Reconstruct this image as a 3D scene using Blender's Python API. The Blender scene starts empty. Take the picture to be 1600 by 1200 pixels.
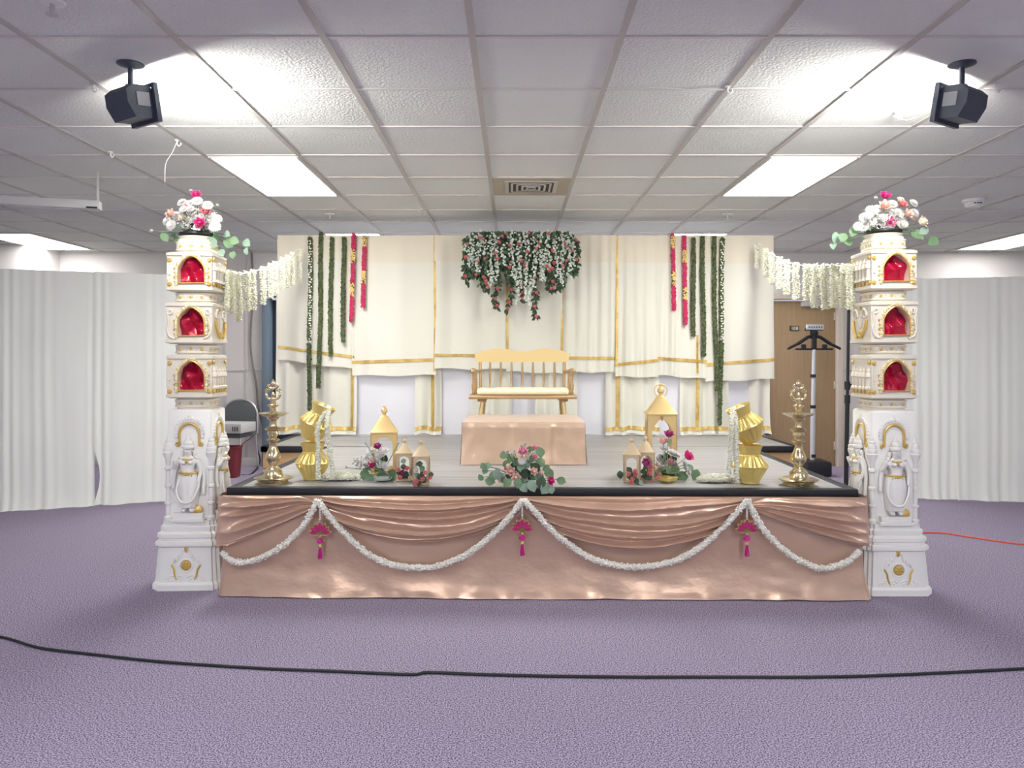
import bpy, bmesh, math, random
import numpy as np
from mathutils import Vector, Matrix, noise
random.seed(7); np.random.seed(7)
PI = math.pi; R = math.radians
C = bpy.context.scene.collection
F = 1200.0; CX = 801.0; HY = 560.0; CZ = 1.33      # focal length in pixels, vanishing point, eye height
CEIL = 2.65; STG = 0.60
def at(px, py, Y): return Vector(((px-CX)/F*Y, Y, CZ-(py-HY)/F*Y))
def onz(px, py, z=0.0): return at(px, py, (CZ-z)*F/(py-HY))

# ------------------------------------------------------------------ materials
def lin(c):
    if isinstance(c, str):
        c = [int(c[i:i+2], 16)/255 for i in (0, 2, 4)]
        c = [x/12.92 if x <= .04045 else ((x+.055)/1.055)**2.4 for x in c]
    return (c[0], c[1], c[2], 1)
def mat(name, col, rough=.6, metal=0., bump=None, var=None, emit=None, trans=0., sheen=0., stretch=None, coat=0., spec=None):
    m = bpy.data.materials.new(name); m.use_nodes = True
    nt = m.node_tree; p = nt.nodes['Principled BSDF']; L = nt.links
    p.inputs['Base Color'].default_value = lin(col)
    p.inputs['Roughness'].default_value = rough; p.inputs['Metallic'].default_value = metal
    if sheen: p.inputs['Sheen Weight'].default_value = sheen
    if coat: p.inputs['Coat Weight'].default_value = coat
    if spec is not None: p.inputs['Specular IOR Level'].default_value = spec
    if emit:
        p.inputs['Emission Color'].default_value = lin(emit[0]); p.inputs['Emission Strength'].default_value = emit[1]
    src = None
    if bump or var:
        tc = nt.nodes.new('ShaderNodeTexCoord'); src = tc.outputs['Object']
        if stretch:
            mp = nt.nodes.new('ShaderNodeMapping'); mp.inputs['Scale'].default_value = stretch
            L.new(src, mp.inputs['Vector']); src = mp.outputs['Vector']
    if var:                                              # (second colour, noise scale, contrast)
        n = nt.nodes.new('ShaderNodeTexNoise'); n.inputs['Scale'].default_value = var[1]; n.inputs['Detail'].default_value = 4
        L.new(src, n.inputs['Vector'])
        r = nt.nodes.new('ShaderNodeValToRGB'); k = var[2]
        r.color_ramp.elements[0].position = .5-k; r.color_ramp.elements[1].position = .5+k
        r.color_ramp.elements[0].color = lin(col); r.color_ramp.elements[1].color = lin(var[0])
        L.new(n.outputs['Fac'], r.inputs['Fac']); L.new(r.outputs['Color'], p.inputs['Base Color'])
    if bump:
        n = nt.nodes.new('ShaderNodeTexNoise'); n.inputs['Scale'].default_value = bump[0]; n.inputs['Detail'].default_value = 3
        L.new(src, n.inputs['Vector'])
        b = nt.nodes.new('ShaderNodeBump'); b.inputs['Strength'].default_value = bump[1]; b.inputs['Distance'].default_value = bump[2] if len(bump) > 2 else .01
        L.new(n.outputs['Fac'], b.inputs['Height']); L.new(b.outputs['Normal'], p.inputs['Normal'])
    if trans:
        t = nt.nodes.new('ShaderNodeBsdfTranslucent'); t.inputs['Color'].default_value = lin(col)
        mx = nt.nodes.new('ShaderNodeMixShader'); mx.inputs['Fac'].default_value = trans
        L.new(p.outputs[0], mx.inputs[1]); L.new(t.outputs[0], mx.inputs[2])
        L.new(mx.outputs[0], nt.nodes['Material Output'].inputs['Surface'])
    return m
M = {}
M['carpet'] = mat('carpet', (.070, .056, .088), .95, var=((.48, .415, .54), 175, .12), bump=(260, .5, .005), spec=.1)
M['tile'] = mat('ceiling_tile', (.69, .71, .685), .9, bump=(75, .6, .010), spec=.1)
M['grid'] = mat('grid_metal', (.60, .58, .56), .5)
M['cable'] = mat('cable_grey', (.20, .19, .18), .6)
M['gridshade'] = mat('grid_metal_shaded', (.44, .425, .40), .5)  # same metal as the cross bars, downward-facing shade put into the colour
M['tubefill'] = mat('added_fill_diffuser', (.9, .9, .9), .5, emit=((.93, .95, 1.), 25.0))  # glow of the fill panels added overhead, out of view
M['tubedim'] = mat('light_diffuser_far', (.9, .9, .9), .5, emit=((1., .985, .96), 9.0))
M['wall'] = mat('wall_paint', (.66, .635, .62), .8)
M['batten'] = mat('wall_batten', (.58, .56, .55), .7)
M['door'] = mat('door_wood', (.35, .24, .13), .5, var=((.40, .28, .16), 6, .2), stretch=(6, 6, .6))
M['doorframe'] = mat('door_frame_paint', (.62, .55, .48), .6)
M['navy'] = mat('navy_paint', (.018, .03, .055), .5)
M['bluegrey'] = mat('blue_grey_paint', (.14, .19, .24), .5)
M['curtain'] = mat('ivory_curtain', (.84, .86, .81), .8, trans=.18, bump=(60, .05), spec=.15)
M['drape'] = mat('ivory_drape', (.80, .785, .69), .75, trans=.2, bump=(90, .05), spec=.2)
M['backlit'] = mat('cream_backlit', (.80, .735, .60), .75, trans=.15, spec=.2)  # warm backlight of the top band, put into the colour
M['lining'] = mat('white_sheet', (.70, .70, .745), .7, trans=.15, spec=.2)
M['goldtrim'] = mat('gold_zari', (.66, .47, .15), .45, .2, var=((.46, .30, .08), 14, .12))
M['satin'] = mat('rose_gold_satin', (.61, .415, .30), .29, .45, bump=(6, .3, .02), stretch=(1, 1, 1.6), sheen=.3)
M['satinbox'] = mat('rose_gold_satin_box', (.62, .44, .31), .34, .3, bump=(11, .35, .015), sheen=.3)
M['deck'] = mat('vinyl_deck', (.235, .23, .225), .4, var=((.40, .395, .385), 4, .22), stretch=(.3, 12, 1))
M['black'] = mat('black_rubber', (.010, .011, .014), .45)
M['wood'] = mat('pale_pine', (.55, .33, .15), .55, var=((.66, .43, .22), 5, .25), stretch=(.5, 5, 9))
M['cream'] = mat('cream_plaster', (.76, .71, .60), .42, bump=(45, .06))
M['palegild'] = mat('pale_gilding', (.78, .665, .43), .4, .15, bump=(60, .1))
M['ivoryp'] = mat('white_plaster', (.82, .81, .765), .45, bump=(45, .05))
M['gild'] = mat('gilding', (.66, .46, .13), .36, .45)
M['redcloth'] = mat('red_satin', (.40, .004, .035), .22, .15, bump=(14, .5, .02))
M['brass'] = mat('brass', (.60, .51, .33), .22, .92, bump=(60, .25, .004))
M['potgold'] = mat('bright_gold', (.80, .63, .22), .28, .6)
M['lantern'] = mat('gold_lantern', (.72, .53, .24), .42, .35)
M['champagne'] = mat('champagne_lantern', (.58, .46, .30), .45, .3)
M['bench'] = mat('pale_gold_paint', (.70, .54, .26), .4, .3)
M['benchdark'] = mat('antique_gold_paint', (.46, .31, .16), .35, .5)
M['cushion'] = mat('cream_cushion', (.82, .74, .52), .8, bump=(30, .2))
M['jasmine'] = mat('jasmine_petal', (.94, .92, .83), .7, trans=.2)
M['ivoryflower'] = mat('ivory_flower', (.88, .88, .74), .7, trans=.25)
M['whiteflower'] = mat('white_petal', (.70, .685, .66), .7, trans=.2)
M['hotpink'] = mat('hot_pink_petal', (.72, .045, .25), .55, trans=.15)
M['magenta'] = mat('magenta_petal', (.42, .05, .22), .55, trans=.15)
M['coral'] = mat('coral_pink_petal', (.80, .27, .29), .55, trans=.15)
M['blush'] = mat('blush_petal', (.86, .58, .50), .6, trans=.15)
M['creamrose'] = mat('cream_petal', (.90, .78, .64), .6, trans=.15)
M['pinkrose'] = mat('soft_pink_petal', (.82, .33, .46), .55, trans=.15)
M['euc'] = mat('eucalyptus', (.155, .26, .135), .55, trans=.2)
M['eucb'] = mat('pale_eucalyptus', (.24, .35, .26), .55, trans=.2)
M['leaf'] = mat('dark_leaf', (.028, .06, .026), .55, trans=.1)
M['vine'] = mat('cascade_leaf', (.085, .15, .08), .6, trans=.1)
M['garlandgreen'] = mat('tulsi_green', (.040, .062, .024), .7, var=((.12, .15, .06), 45, .12))
M['garlandred'] = mat('rose_red', (.46, .02, .085), .6, var=((.58, .05, .14), 60, .15))
M['tassel'] = mat('magenta_thread', (.55, .01, .23), .6)
M['lotuspink'] = mat('magenta_enamel', (.42, .012, .13), .4)
M['lotusgold'] = mat('lotus_gold', (.52, .38, .17), .4, .4)
M['fixture'] = mat('black_fixture', (.05, .062, .09), .5)
M['label'] = mat('grey_label', (.35, .36, .38), .5)
M['white'] = mat('white_plastic', (.75, .75, .74), .5)
M['grey'] = mat('grey_plastic', (.50, .50, .49), .5)
M['silver'] = mat('silver_metal', (.62, .66, .72), .35, .3)
M['chairfab'] = mat('grey_upholstery', (.13, .14, .145), .85)
M['chairmetal'] = mat('chair_metal', (.55, .55, .55), .35, .6)
M['redbin'] = mat('red_plastic', (.17, .02, .027), .45)
M['orange'] = mat('orange_rubber', (.62, .10, .05), .5)
M['ventmetal'] = mat('vent_metal', (.52, .49, .44), .5)
M['venttile'] = mat('tan_tile', (.42, .375, .30), .9)
M['glass'] = mat('green_glass', (.45, .52, .48), .12, 0)
M['signwhite'] = mat('sign_white', (.75, .75, .72), .5)
M['brown'] = mat('brown_plaque', (.05, .035, .02), .5)
M['tube'] = mat('light_diffuser', (.9, .9, .9), .5, emit=((1., .985, .96), 22.0))
M['wisteria'] = mat('wisteria_petal', (.66, .73, .64), .7, trans=.2)
M['lens'] = mat('flood_lens', (.9, .9, .9), .5, emit=((1., .97, .92), 390.0))

# ------------------------------------------------------------------ mesh helper
class MB:
    def __init__(s): s.v = []; s.f = []; s.n = 0
    def add(s, V, Fs, mtx=None):
        V = np.asarray(V, dtype=float)
        if mtx is not None:
            A = np.array(mtx); V = V @ A[:3, :3].T + A[:3, 3]
        n = s.n; s.v.append(V); s.f.extend([tuple(i+n for i in f) for f in Fs]); s.n += len(V); return s
    def box(s, cx, cy, cz, sx, sy, sz, b=0., mtx=None):
        if b <= 0:
            V = [(cx+i*sx/2, cy+j*sy/2, cz+k*sz/2) for i in (-1, 1) for j in (-1, 1) for k in (-1, 1)]
            return s.add(V, [(0, 1, 3, 2), (4, 6, 7, 5), (0, 4, 5, 1), (2, 3, 7, 6), (0, 2, 6, 4), (1, 5, 7, 3)], mtx)
        bm = bmesh.new(); bmesh.ops.create_cube(bm, size=1); bmesh.ops.scale(bm, vec=(sx, sy, sz), verts=bm.verts)
        bmesh.ops.bevel(bm, geom=bm.edges[:], offset=b, segments=2, profile=.6, affect='EDGES')
        bmesh.ops.translate(bm, vec=(cx, cy, cz), verts=bm.verts)
        return s.bm(bm, mtx)
    def bm(s, bm, mtx=None):
        bm.verts.index_update(); V = [v.co[:] for v in bm.verts]; Fs = [[v.index for v in f.verts] for f in bm.faces]; bm.free()
        return s.add(V, Fs, mtx)
    def lathe(s, prof, seg=24, c=(0, 0, 0), mtx=None, rf=None, closed=True):
        V = []; Fs = []; n = len(prof)
        for (r, z) in prof:
            for k in range(seg):
                a = 2*PI*k/seg; q = r*(rf(a, z) if rf else 1)
                V.append((c[0]+q*math.cos(a), c[1]+q*math.sin(a), c[2]+z))
        for i in range(n-1):
            for k in range(seg):
                k2 = (k+1) % seg; Fs.append((i*seg+k, i*seg+k2, (i+1)*seg+k2, (i+1)*seg+k))
        if closed:
            if prof[0][0] > 1e-5: Fs.append(tuple(reversed(range(seg))))
            if prof[-1][0] > 1e-5: Fs.append(tuple((n-1)*seg+k for k in range(seg)))
        return s.add(V, Fs, mtx)
    def loft(s, plan, levels, c=(0, 0, 0), mtx=None):       # plan: unit outline, levels: (scale_x, scale_y, z)
        V = []; Fs = []; m = len(plan)
        for (a, b, z) in levels:
            V += [(c[0]+x*a, c[1]+y*b, c[2]+z) for x, y in plan]
        for i in range(len(levels)-1):
            for k in range(m):
                k2 = (k+1) % m; Fs.append((i*m+k, i*m+k2, (i+1)*m+k2, (i+1)*m+k))
        Fs.append(tuple(reversed(range(m)))); Fs.append(tuple((len(levels)-1)*m+k for k in range(m)))
        return s.add(V, Fs, mtx)
    def tube(s, pts, r, seg=8, mtx=None, cap=True):
        pts = [Vector(p) for p in pts]; n = len(pts); V = []; Fs = []
        rr = r if isinstance(r, (list, tuple)) else [r]*n
        up = Vector((0, 0, 1)); nrm = None
        for i, p in enumerate(pts):
            t = (pts[min(i+1, n-1)]-pts[max(i-1, 0)]).normalized()
            if nrm is None:
                nrm = t.cross(up) if abs(t.z) < .95 else t.cross(Vector((1, 0, 0)))
            nrm = (nrm-t*nrm.dot(t)).normalized(); b = t.cross(nrm)
            for k in range(seg):
                a = 2*PI*k/seg; V.append(p+(nrm*math.cos(a)+b*math.sin(a))*rr[i])
        for i in range(n-1):
            for k in range(seg):
                k2 = (k+1) % seg; Fs.append((i*seg+k, i*seg+k2, (i+1)*seg+k2, (i+1)*seg+k))
        if cap: Fs.append(tuple(reversed(range(seg)))); Fs.append(tuple((n-1)*seg+k for k in range(seg)))
        return s.add([v[:] for v in V], Fs, mtx)
    def ball(s, c, r, seg=10, sc=(1, 1, 1), mtx=None):
        n = max(4, seg//2); V = [(c[0], c[1], c[2]-r*sc[2])]; Fs = []
        for i in range(1, n):
            t = PI*i/n
            for k in range(seg):
                a = 2*PI*k/seg
                V.append((c[0]+r*sc[0]*math.sin(t)*math.cos(a), c[1]+r*sc[1]*math.sin(t)*math.sin(a), c[2]-r*sc[2]*math.cos(t)))
        V.append((c[0], c[1], c[2]+r*sc[2])); e = len(V)-1
        for k in range(seg):
            k2 = (k+1) % seg
            Fs.append((0, 1+k2, 1+k)); Fs.append((e, 1+(n-2)*seg+k, 1+(n-2)*seg+k2))
            for i in range(n-2): Fs.append((1+i*seg+k, 1+i*seg+k2, 1+(i+1)*seg+k2, 1+(i+1)*seg+k))
        return s.add(V, Fs, mtx)
    def torus(s, c, r, rt, seg=24, axis='y', mtx=None, sc=(1, 1)):
        pts = []
        for k in range(seg):
            a = 2*PI*k/seg; u, v = r*sc[0]*math.cos(a), r*sc[1]*math.sin(a)
            pts.append({'x': (c[0], c[1]+u, c[2]+v), 'y': (c[0]+u, c[1], c[2]+v), 'z': (c[0]+u, c[1]+v, c[2])}[axis])
        return s.tube(pts+[pts[0], pts[1]], rt, 8, mtx, cap=False)
    def prism(s, poly, y0, y1, mtx=None):                   # poly in (x, z), extruded along y
        m = len(poly); V = [(x, y0, z) for x, z in poly]+[(x, y1, z) for x, z in poly]
        Fs = [tuple(range(m)), tuple(reversed(range(m, 2*m)))]+[(k, m+k, m+(k+1) % m, (k+1) % m) for k in range(m)]
        return s.add(V, Fs, mtx)
    def grid(s, fn, nu, nv, mtx=None):
        V = [tuple(fn(i/nu, j/nv)) for j in range(nv+1) for i in range(nu+1)]; w = nu+1
        return s.add(V, [(j*w+i, j*w+i+1, (j+1)*w+i+1, (j+1)*w+i) for j in range(nv) for i in range(nu)], mtx)
    def holed(s, x0, x1, z0, z1, hole, y0, y1, mtx=None):   # a rectangular plate with one opening
        hx = sum(p[0] for p in hole)/len(hole); hz = sum(p[1] for p in hole)/len(hole)
        angs = [math.atan2(p[1]-hz, p[0]-hx) for p in hole]+[math.atan2(z-hz, x-hx) for x in (x0, x1) for z in (z0, z1)]
        angs = sorted(set(round(a, 5) for a in angs)); inn = []; out = []
        for a in angs:
            dx, dz = math.cos(a), math.sin(a); best = 1e9
            for i in range(len(hole)):
                ax, az = hole[i]; bx, bz = hole[(i+1) % len(hole)]; ex, ez = bx-ax, bz-az
                den = dx*ez-dz*ex
                if abs(den) < 1e-12: continue
                t = ((ax-hx)*ez-(az-hz)*ex)/den; u = ((ax-hx)*dz-(az-hz)*dx)/den
                if t > 0 and -1e-4 <= u <= 1.0001: best = min(best, t)
            inn.append((hx+dx*best, hz+dz*best)); t = 1e9
            if dx > 1e-9: t = min(t, (x1-hx)/dx)
            if dx < -1e-9: t = min(t, (x0-hx)/dx)
            if dz > 1e-9: t = min(t, (z1-hz)/dz)
            if dz < -1e-9: t = min(t, (z0-hz)/dz)
            out.append((hx+dx*t, hz+dz*t))
        n = len(angs); V = [(x, y, z) for y in (y0, y1) for lp in (inn, out) for x, z in lp]; Fs = []
        for k in range(n):
            q = (k+1) % n
            Fs += [(k, q, n+q, n+k), (2*n+q, 2*n+k, 3*n+k, 3*n+q), (k, 2*n+k, 2*n+q, q), (n+q, 3*n+q, 3*n+k, n+k)]
        return s.add(V, Fs, mtx)
    def mesh(s, name, m, ang=35):
        me = bpy.data.meshes.new(name); V = np.concatenate(s.v) if s.v else np.zeros((0, 3))
        me.from_pydata(V.tolist(), [], s.f); me.materials.append(M[m] if isinstance(m, str) else m)
        if ang: me.shade_smooth(); me.set_sharp_from_angle(angle=R(ang))
        me.update(); return me
    def build(s, name, m, parent=None, ang=35):
        return link(name, s.mesh(name, m, ang), parent)
def link(name, me, parent=None, loc=None, rot=None, sc=None):
    o = bpy.data.objects.new(name, me); C.objects.link(o)
    if parent: o.parent = parent
    if loc is not None: o.location = loc
    if rot is not None:
        o.rotation_mode = 'QUATERNION'; o.rotation_quaternion = rot
    if sc is not None: o.scale = (sc, sc, sc) if not hasattr(sc, '__len__') else sc
    return o
def tag(o, label, cat, group=None, kind=None):
    o['label'] = label; o['category'] = cat
    if group: o['group'] = group
    if kind: o['kind'] = kind
    return o
def thing(name, label, cat, loc=(0, 0, 0), rz=0., group=None):
    o = bpy.data.objects.new(name, None); C.objects.link(o); o.empty_display_size = .05
    o.location = loc; o.rotation_euler = (0, 0, rz); return tag(o, label, cat, group)
def kids(o): return [x for x in bpy.data.objects if x.parent == o]
def dup(o, label=None, loc=None, rz=None, parent=None):
    c = o.copy(); C.objects.link(c)
    if parent: c.parent = parent
    for k in kids(o): dup(k, parent=c)
    if label: c['label'] = label
    if loc is not None: c.location = loc
    if rz is not None: c.rotation_euler = (0, 0, rz)
    return c
def struct(name, mb, m, parent=None, ang=35):
    o = mb.build(name, m, parent, ang)
    if not parent: o['kind'] = 'structure'
    return o
def arch(cx, w, z0, zs, n=14, point=0.):                    # outline of an arched opening
    r = w/2; P = [(cx-r, z0), (cx+r, z0)]
    for k in range(n+1):
        a = PI*k/n; P.append((cx+r*math.cos(a), zs+r*math.sin(a)+point*max(0, math.sin(a))**6))
    return P
def TRS(loc, q=None, sc=(1, 1, 1)):
    if not hasattr(sc, '__len__'): sc = (sc, sc, sc)
    m = Matrix.Translation(loc)
    if q is not None: m = m @ q.to_matrix().to_4x4()
    return m @ Matrix.Diagonal((sc[0], sc[1], sc[2], 1))
def quat(d, roll=0.):
    from mathutils import Quaternion
    q = Vector(d).normalized().to_track_quat('Z', 'Y'); return q @ Quaternion((0, 0, 1), roll)
def rv(a=1.): return Vector((random.uniform(-a, a), random.uniform(-a, a), random.uniform(-a, a)))
def smooth_path(pts, n=8):                                  # Catmull-Rom through the points
    P = [Vector(p) for p in pts]; P = [P[0]*2-P[1]]+P+[P[-1]*2-P[-2]]; out = []
    for i in range(1, len(P)-2):
        for k in range(n):
            t = k/n; a, b, c, d = P[i-1], P[i], P[i+1], P[i+2]
            out.append(.5*((2*b)+(c-a)*t+(2*a-5*b+4*c-d)*t*t+(3*b-a-3*c+d)*t**3))
    out.append(P[-2]); return out

# ------------------------------------------------------------------ the room
X0, X1, YN, YB = -7.5, 7.5, -3.2, 9.5
struct('floor', MB().box(0, (YN+YB)/2, -.05, X1-X0, YB-YN+.4, .1), 'carpet', ang=0)
struct('ceiling', MB().box(0, (YN+YB)/2, CEIL+.05, X1-X0, YB-YN+.4, .1), 'tile', ang=0)
gx = [.14+.61*(k+.5) for k in range(-13, 12)]; gy = [3.149+.61*k for k in range(-10, 11)]
g = MB()
gl = MB()
for x in gx: gl.box(x, (YN+YB)/2, CEIL-.003, .029, YB-YN, .008)
struct('trim_3', gl, 'gridshade', ang=0)
for y in gy: g.box(0, y, CEIL-.0025, X1-X0, .02, .006)
struct('trim_1', g, 'grid', ang=0)
DX = (3.10, 4.00); DZ = 2.065                                # right-hand door opening
NX = (-3.0, -2.0)                                           # left-hand dark doorway
w = MB()
def wallseg(x0, x1, z0, z1): w.box((x0+x1)/2, YB+.06, (z0+z1)/2, x1-x0, .12, z1-z0)
wallseg(-5.6, NX[0], 0, CEIL); wallseg(NX[0], NX[1], 2.09, CEIL); wallseg(NX[1], DX[0], 0, CEIL); wallseg(DX[0], DX[1], DZ, CEIL); wallseg(DX[1], X1, 0, CEIL)
wb = struct('wall_back', w, 'wall', ang=0)
w = MB(); w.box((X0-5.6)/2, 9.24, CEIL/2, X1-5.6, .78, CEIL); w.box(X0-.06, (YN+YB)/2, CEIL/2, .12, YB-YN, CEIL); struct('wall_left', w, 'wall', ang=0)
struct('wall_right', MB().box(X1+.06, (YN+YB)/2, CEIL/2, .12, YB-YN, CEIL), 'wall', ang=0)
b = MB()
for x0, x1 in ((-5.6, NX[0]-.08), (NX[1]+.05, DX[0]-.07), (DX[1]+.07, X1)): b.box((x0+x1)/2, YB-.008, .05, x1-x0, .014, .10, .004)
struct('baseboard_back', b, 'batten')
b = MB()                                                    # rail and battens of the wall panelling
for x0, x1 in ((-5.6, NX[0]-.08), (DX[1]+.07, X1)): b.box((x0+x1)/2, YB-.006, 1.185, x1-x0, .012, .022, .003)
for px in (385, 352): b.box(at(px, 560, YB).x, YB-.006, CEIL/2+.05, .03, .012, CEIL-.12, .003)
b.box(0, YB-.012, CEIL-.012, 11, .022, .022)
struct('trim_2', b, 'batten')
d1 = struct('door_1', MB().box((DX[0]+DX[1])/2, YB+.03, DZ/2-.01, DX[1]-DX[0]-.02, .045, DZ-.03, .003), 'door')
fr = MB()
for x in (DX[0]-.03, DX[1]+.03): fr.box(x, YB+.0, DZ/2+.02, .07, .15, DZ+.05, .004)
fr.box((DX[0]+DX[1])/2, YB, DZ+.03, DX[1]-DX[0]+.13, .15, .07, .004)
struct('door_frame', fr, 'doorframe', d1)
cl = MB(); p = at(1266, 474, YB); cl.box(p.x, YB-.03, 2.0, .24, .06, .06, .006); cl.box(p.x+.06, YB-.07, 2.035, .03, .14, .015)
struct('door_closer', cl, 'grey', d1)
for z in (.25, 1.0, 1.85): struct('hinge', MB().box(DX[1]-.012, YB-.0, z, .03, .02, .1, .003), 'ventmetal', d1)
# room number plate: the digits 1 0 8 as small raised strokes
p = at(1241, 513, YB-.0)
sg = tag(MB().box(p.x, YB+.002, p.z, .115, .012, .062, .003).build('room_sign', 'brown'), 'small dark plate reading 108 on the brown door', 'sign')
dg = MB()
def seg7(cx, cz, which, w=.016, h=.034, t=.0055):
    S = {'a': (0, h/2, w, t), 'g': (0, 0, w, t), 'd': (0, -h/2, w, t), 'f': (-w/2, h/4, t, h/2), 'b': (w/2, h/4, t, h/2), 'e': (-w/2, -h/4, t, h/2), 'c': (w/2, -h/4, t, h/2)}
    for k in which:
        x, z, a, c = S[k]; dg.box(cx+x, YB-.006, cz+z, a+t*.6, .003, c+t*.6)
seg7(p.x-.036, p.z, 'bc'); seg7(p.x, p.z, 'abcdef'); seg7(p.x+.034, p.z, 'abcdefg')
dg.build('number', 'signwhite', sg, 0)
d2 = struct('door_2', MB().box((NX[0]+NX[1])/2, YB+.09, 1.03, NX[1]-NX[0]-.02, .045, 2.05, .003), 'navy')
fr = MB()
for x in (NX[0]-.035, NX[1]+.035): fr.box(x, YB-.0, 1.055, .085, .16, 2.11, .004)
fr.box((NX[0]+NX[1])/2, YB, 2.12, NX[1]-NX[0]+.155, .16, .07, .004)
struct('door_frame', fr, 'bluegrey', d2)
struct('push_bar', MB().box(-2.5, YB+.03, 1.02, .8, .05, .05, .008), 'black', d2)
k = MB(); P0 = at(393, 395, YB-.02)
k.tube(smooth_path([(P0.x, YB-.02, CEIL), (P0.x+.02, YB-.022, 2.2), (P0.x-.01, YB-.022, 1.5), (P0.x+.06, YB-.022, 1.0), (P0.x+.08, YB-.022, .75), (P0.x+.14, YB-.03, .5)]), .012, 8)
tag(k.build('wall_cable', 'cable'), 'grey cable running down the wall behind the left hanging flower string', 'cable')
k = MB(); P1 = at(398, 668, YB-.01)
k.tube(smooth_path([at(398, 668, YB-.03), at(402, 700, YB-.06), at(406, 722, 9.3), onz(392, 741), onz(370, 742)]), .009, 8)
k.box(P1.x, YB-.012, P1.z-.02, .07, .02, .11, .004); tag(k.build('power_cable', 'black'), 'black power lead plugged into the wall beside the grey chair', 'cable')

# ceiling fixtures
def troffer(ix, iy, label, m='tube'):
    x0, y0 = gx[ix], 3.149+.61*iy
    t = thing('ceiling_light', label, 'ceiling light', (x0+.305, y0+.61, CEIL-.012), 0, 'recessed fluorescent panels')
    f = MB()
    for sx in (-1, 1): f.box(sx*.285, 0, .004, .016, 1.19, .014); f.box(0, sx*.588, .004, .57, .016, .014)
    f.build('frame', 'grid', t, 0); MB().box(0, 0, .006, .555, 1.165, .006).build('diffuser', m, t, 0)
k0 = min(range(len(gx)), key=lambda i: abs(gx[i]+.165))
troffer(k0-3, 3, 'bright ceiling panel light left of the air vent, nearest on the left')
troffer(k0+3, 3, 'bright ceiling panel light right of the air vent, nearest on the right')
troffer(k0-3, 8, 'ceiling panel light peeking over the left green garlands')
troffer(k0+3, 8, 'ceiling panel light peeking over the right green garlands')
troffer(k0-9, 8, 'ceiling panel light in the far left corner above the side curtain', 'tubedim')
troffer(k0+9, 8, 'ceiling panel light at far right above the side curtain', 'tubedim')
for q, nm in ((-9, 'far left'), (-3, 'left'), (3, 'right'), (9, 'far right')): troffer(k0+q, -5, 'added unseen fill panel over the viewer, on the '+nm, 'tubefill')  # unseen panels added to brighten the carpet and stage front
for q, nm in ((-3, 'left'), (3, 'right')): troffer(k0+q, -10, 'added unseen fill panel behind the viewer, on the '+nm)  # two more fill panels added out of view
t = thing('air_vent', 'square metal air vent in a tan ceiling tile above the backdrop', 'vent', (gx[k0]+.305, 3.149+.61*4.5, CEIL-.006))
MB().box(0, 0, .002, .58, .58, .006).build('backing_tile', 'venttile', t, 0)
f = MB(); f.holed(-.2, .2, -.2, .2, [(-.17, -.17), (.17, -.17), (.17, .17), (-.17, .17)], 0, .02, Matrix.Translation((0, 0, -.004)) @ Matrix.Rotation(PI/2, 4, 'X'))
f.build('vent_frame', 'ventmetal', t, 0)
f = MB()
for s in (.145, .105, .065, .03):
    for q in range(4):
        f.box(0, s, -.012, 2*s, .016, .004, mtx=Matrix.Rotation(q*PI/2, 4, 'Z') @ Matrix.Rotation(.05, 4, 'X'))
f.build('louvre', 'ventmetal', t, 0)
MB().box(0, 0, -.003, .34, .34, .004).build('duct_opening', 'black', t, 0)
def sprinkler(px, py, lab):
    p = onz(px, py, CEIL); t = thing('sprinkler_head', lab, 'sprinkler', (p.x, p.y, CEIL), 0, 'ceiling sprinklers')
    MB().lathe([(.045, -.001), (.042, -.008), (.02, -.012)], 20).build('escutcheon', 'white', t)
    MB().lathe([(.009, -.01), (.009, -.04), (.006, -.045), (.022, -.048), (.022, -.052), (0, -.053)], 12).build('nozzle', 'grey', t)
sprinkler(515, 334, 'small ceiling sprinkler just left of the backdrop centre'); sprinkler(1137, 334, 'small ceiling sprinkler above the right green garlands'); sprinkler(82, 2, 'ceiling sprinkler at the top left edge, nearest one')
p = onz(1521, 312, CEIL)
t = thing('smoke_detector', 'round white smoke detector on the ceiling right of the right pillar', 'smoke detector', (p.x, p.y, CEIL))
MB().lathe([(.085, 0), (.085, -.02), (.07, -.028)], 28).build('base', 'white', t)
MB().lathe([(.066, -.024), (.066, -.05), (.05, -.062), (0, -.063)], 28).build('sensor_cover', 'white', t)
f = MB()
for a in (-.35, 0, .35): f.box(math.sin(a)*.066, -math.cos(a)*.066, -.038, .016, .006, .008)
f.build('slot', 'black', t, 0)
def hook(px, py, lab, wire=None):
    p = onz(px, py, CEIL-.01); t = thing('ceiling_hook', lab, 'hook', (p.x, p.y, CEIL), 0, 'white ceiling hooks')
    MB().box(0, 0, -.008, .022, .022, .010, .003).build('clip', 'white', t)
    MB().tube(smooth_path([(0, 0, -.012), (.0, 0, -.03), (.010, 0, -.042), (.021, 0, -.032), (.020, 0, -.022)], 5), .004, 6).build('hook_arm', 'white', t)
    if wire: MB().tube(smooth_path(wire, 5), .0018, 6).build('string', 'white', t)
hook(145, 134, 'white ceiling hook beside the left floodlight'); hook(173, 238, 'white ceiling hook left of the left panel light')
hook(277, 220, 'white ceiling hook with a loose thread hanging above the left bouquet', [(0, 0, -.01), (-.03, 0, -.08), (-.07, 0, -.15), (-.075, 0, -.26)])
hook(1137, 136, 'white ceiling hook in the bright pool left of the right floodlight', [(-.38, 0, -.012), (-.1, 0, -.025), (0, 0, -.02), (.1, 0, -.016), (.19, 0, -.012)])
hook(1556, 134, 'white ceiling hook beside the right floodlight'); hook(1402, 176, 'white ceiling hook in front of the right floodlight', [(-.02, 0, -.03), (.05, 0, -.05), (.10, 0, -.03)])
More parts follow.
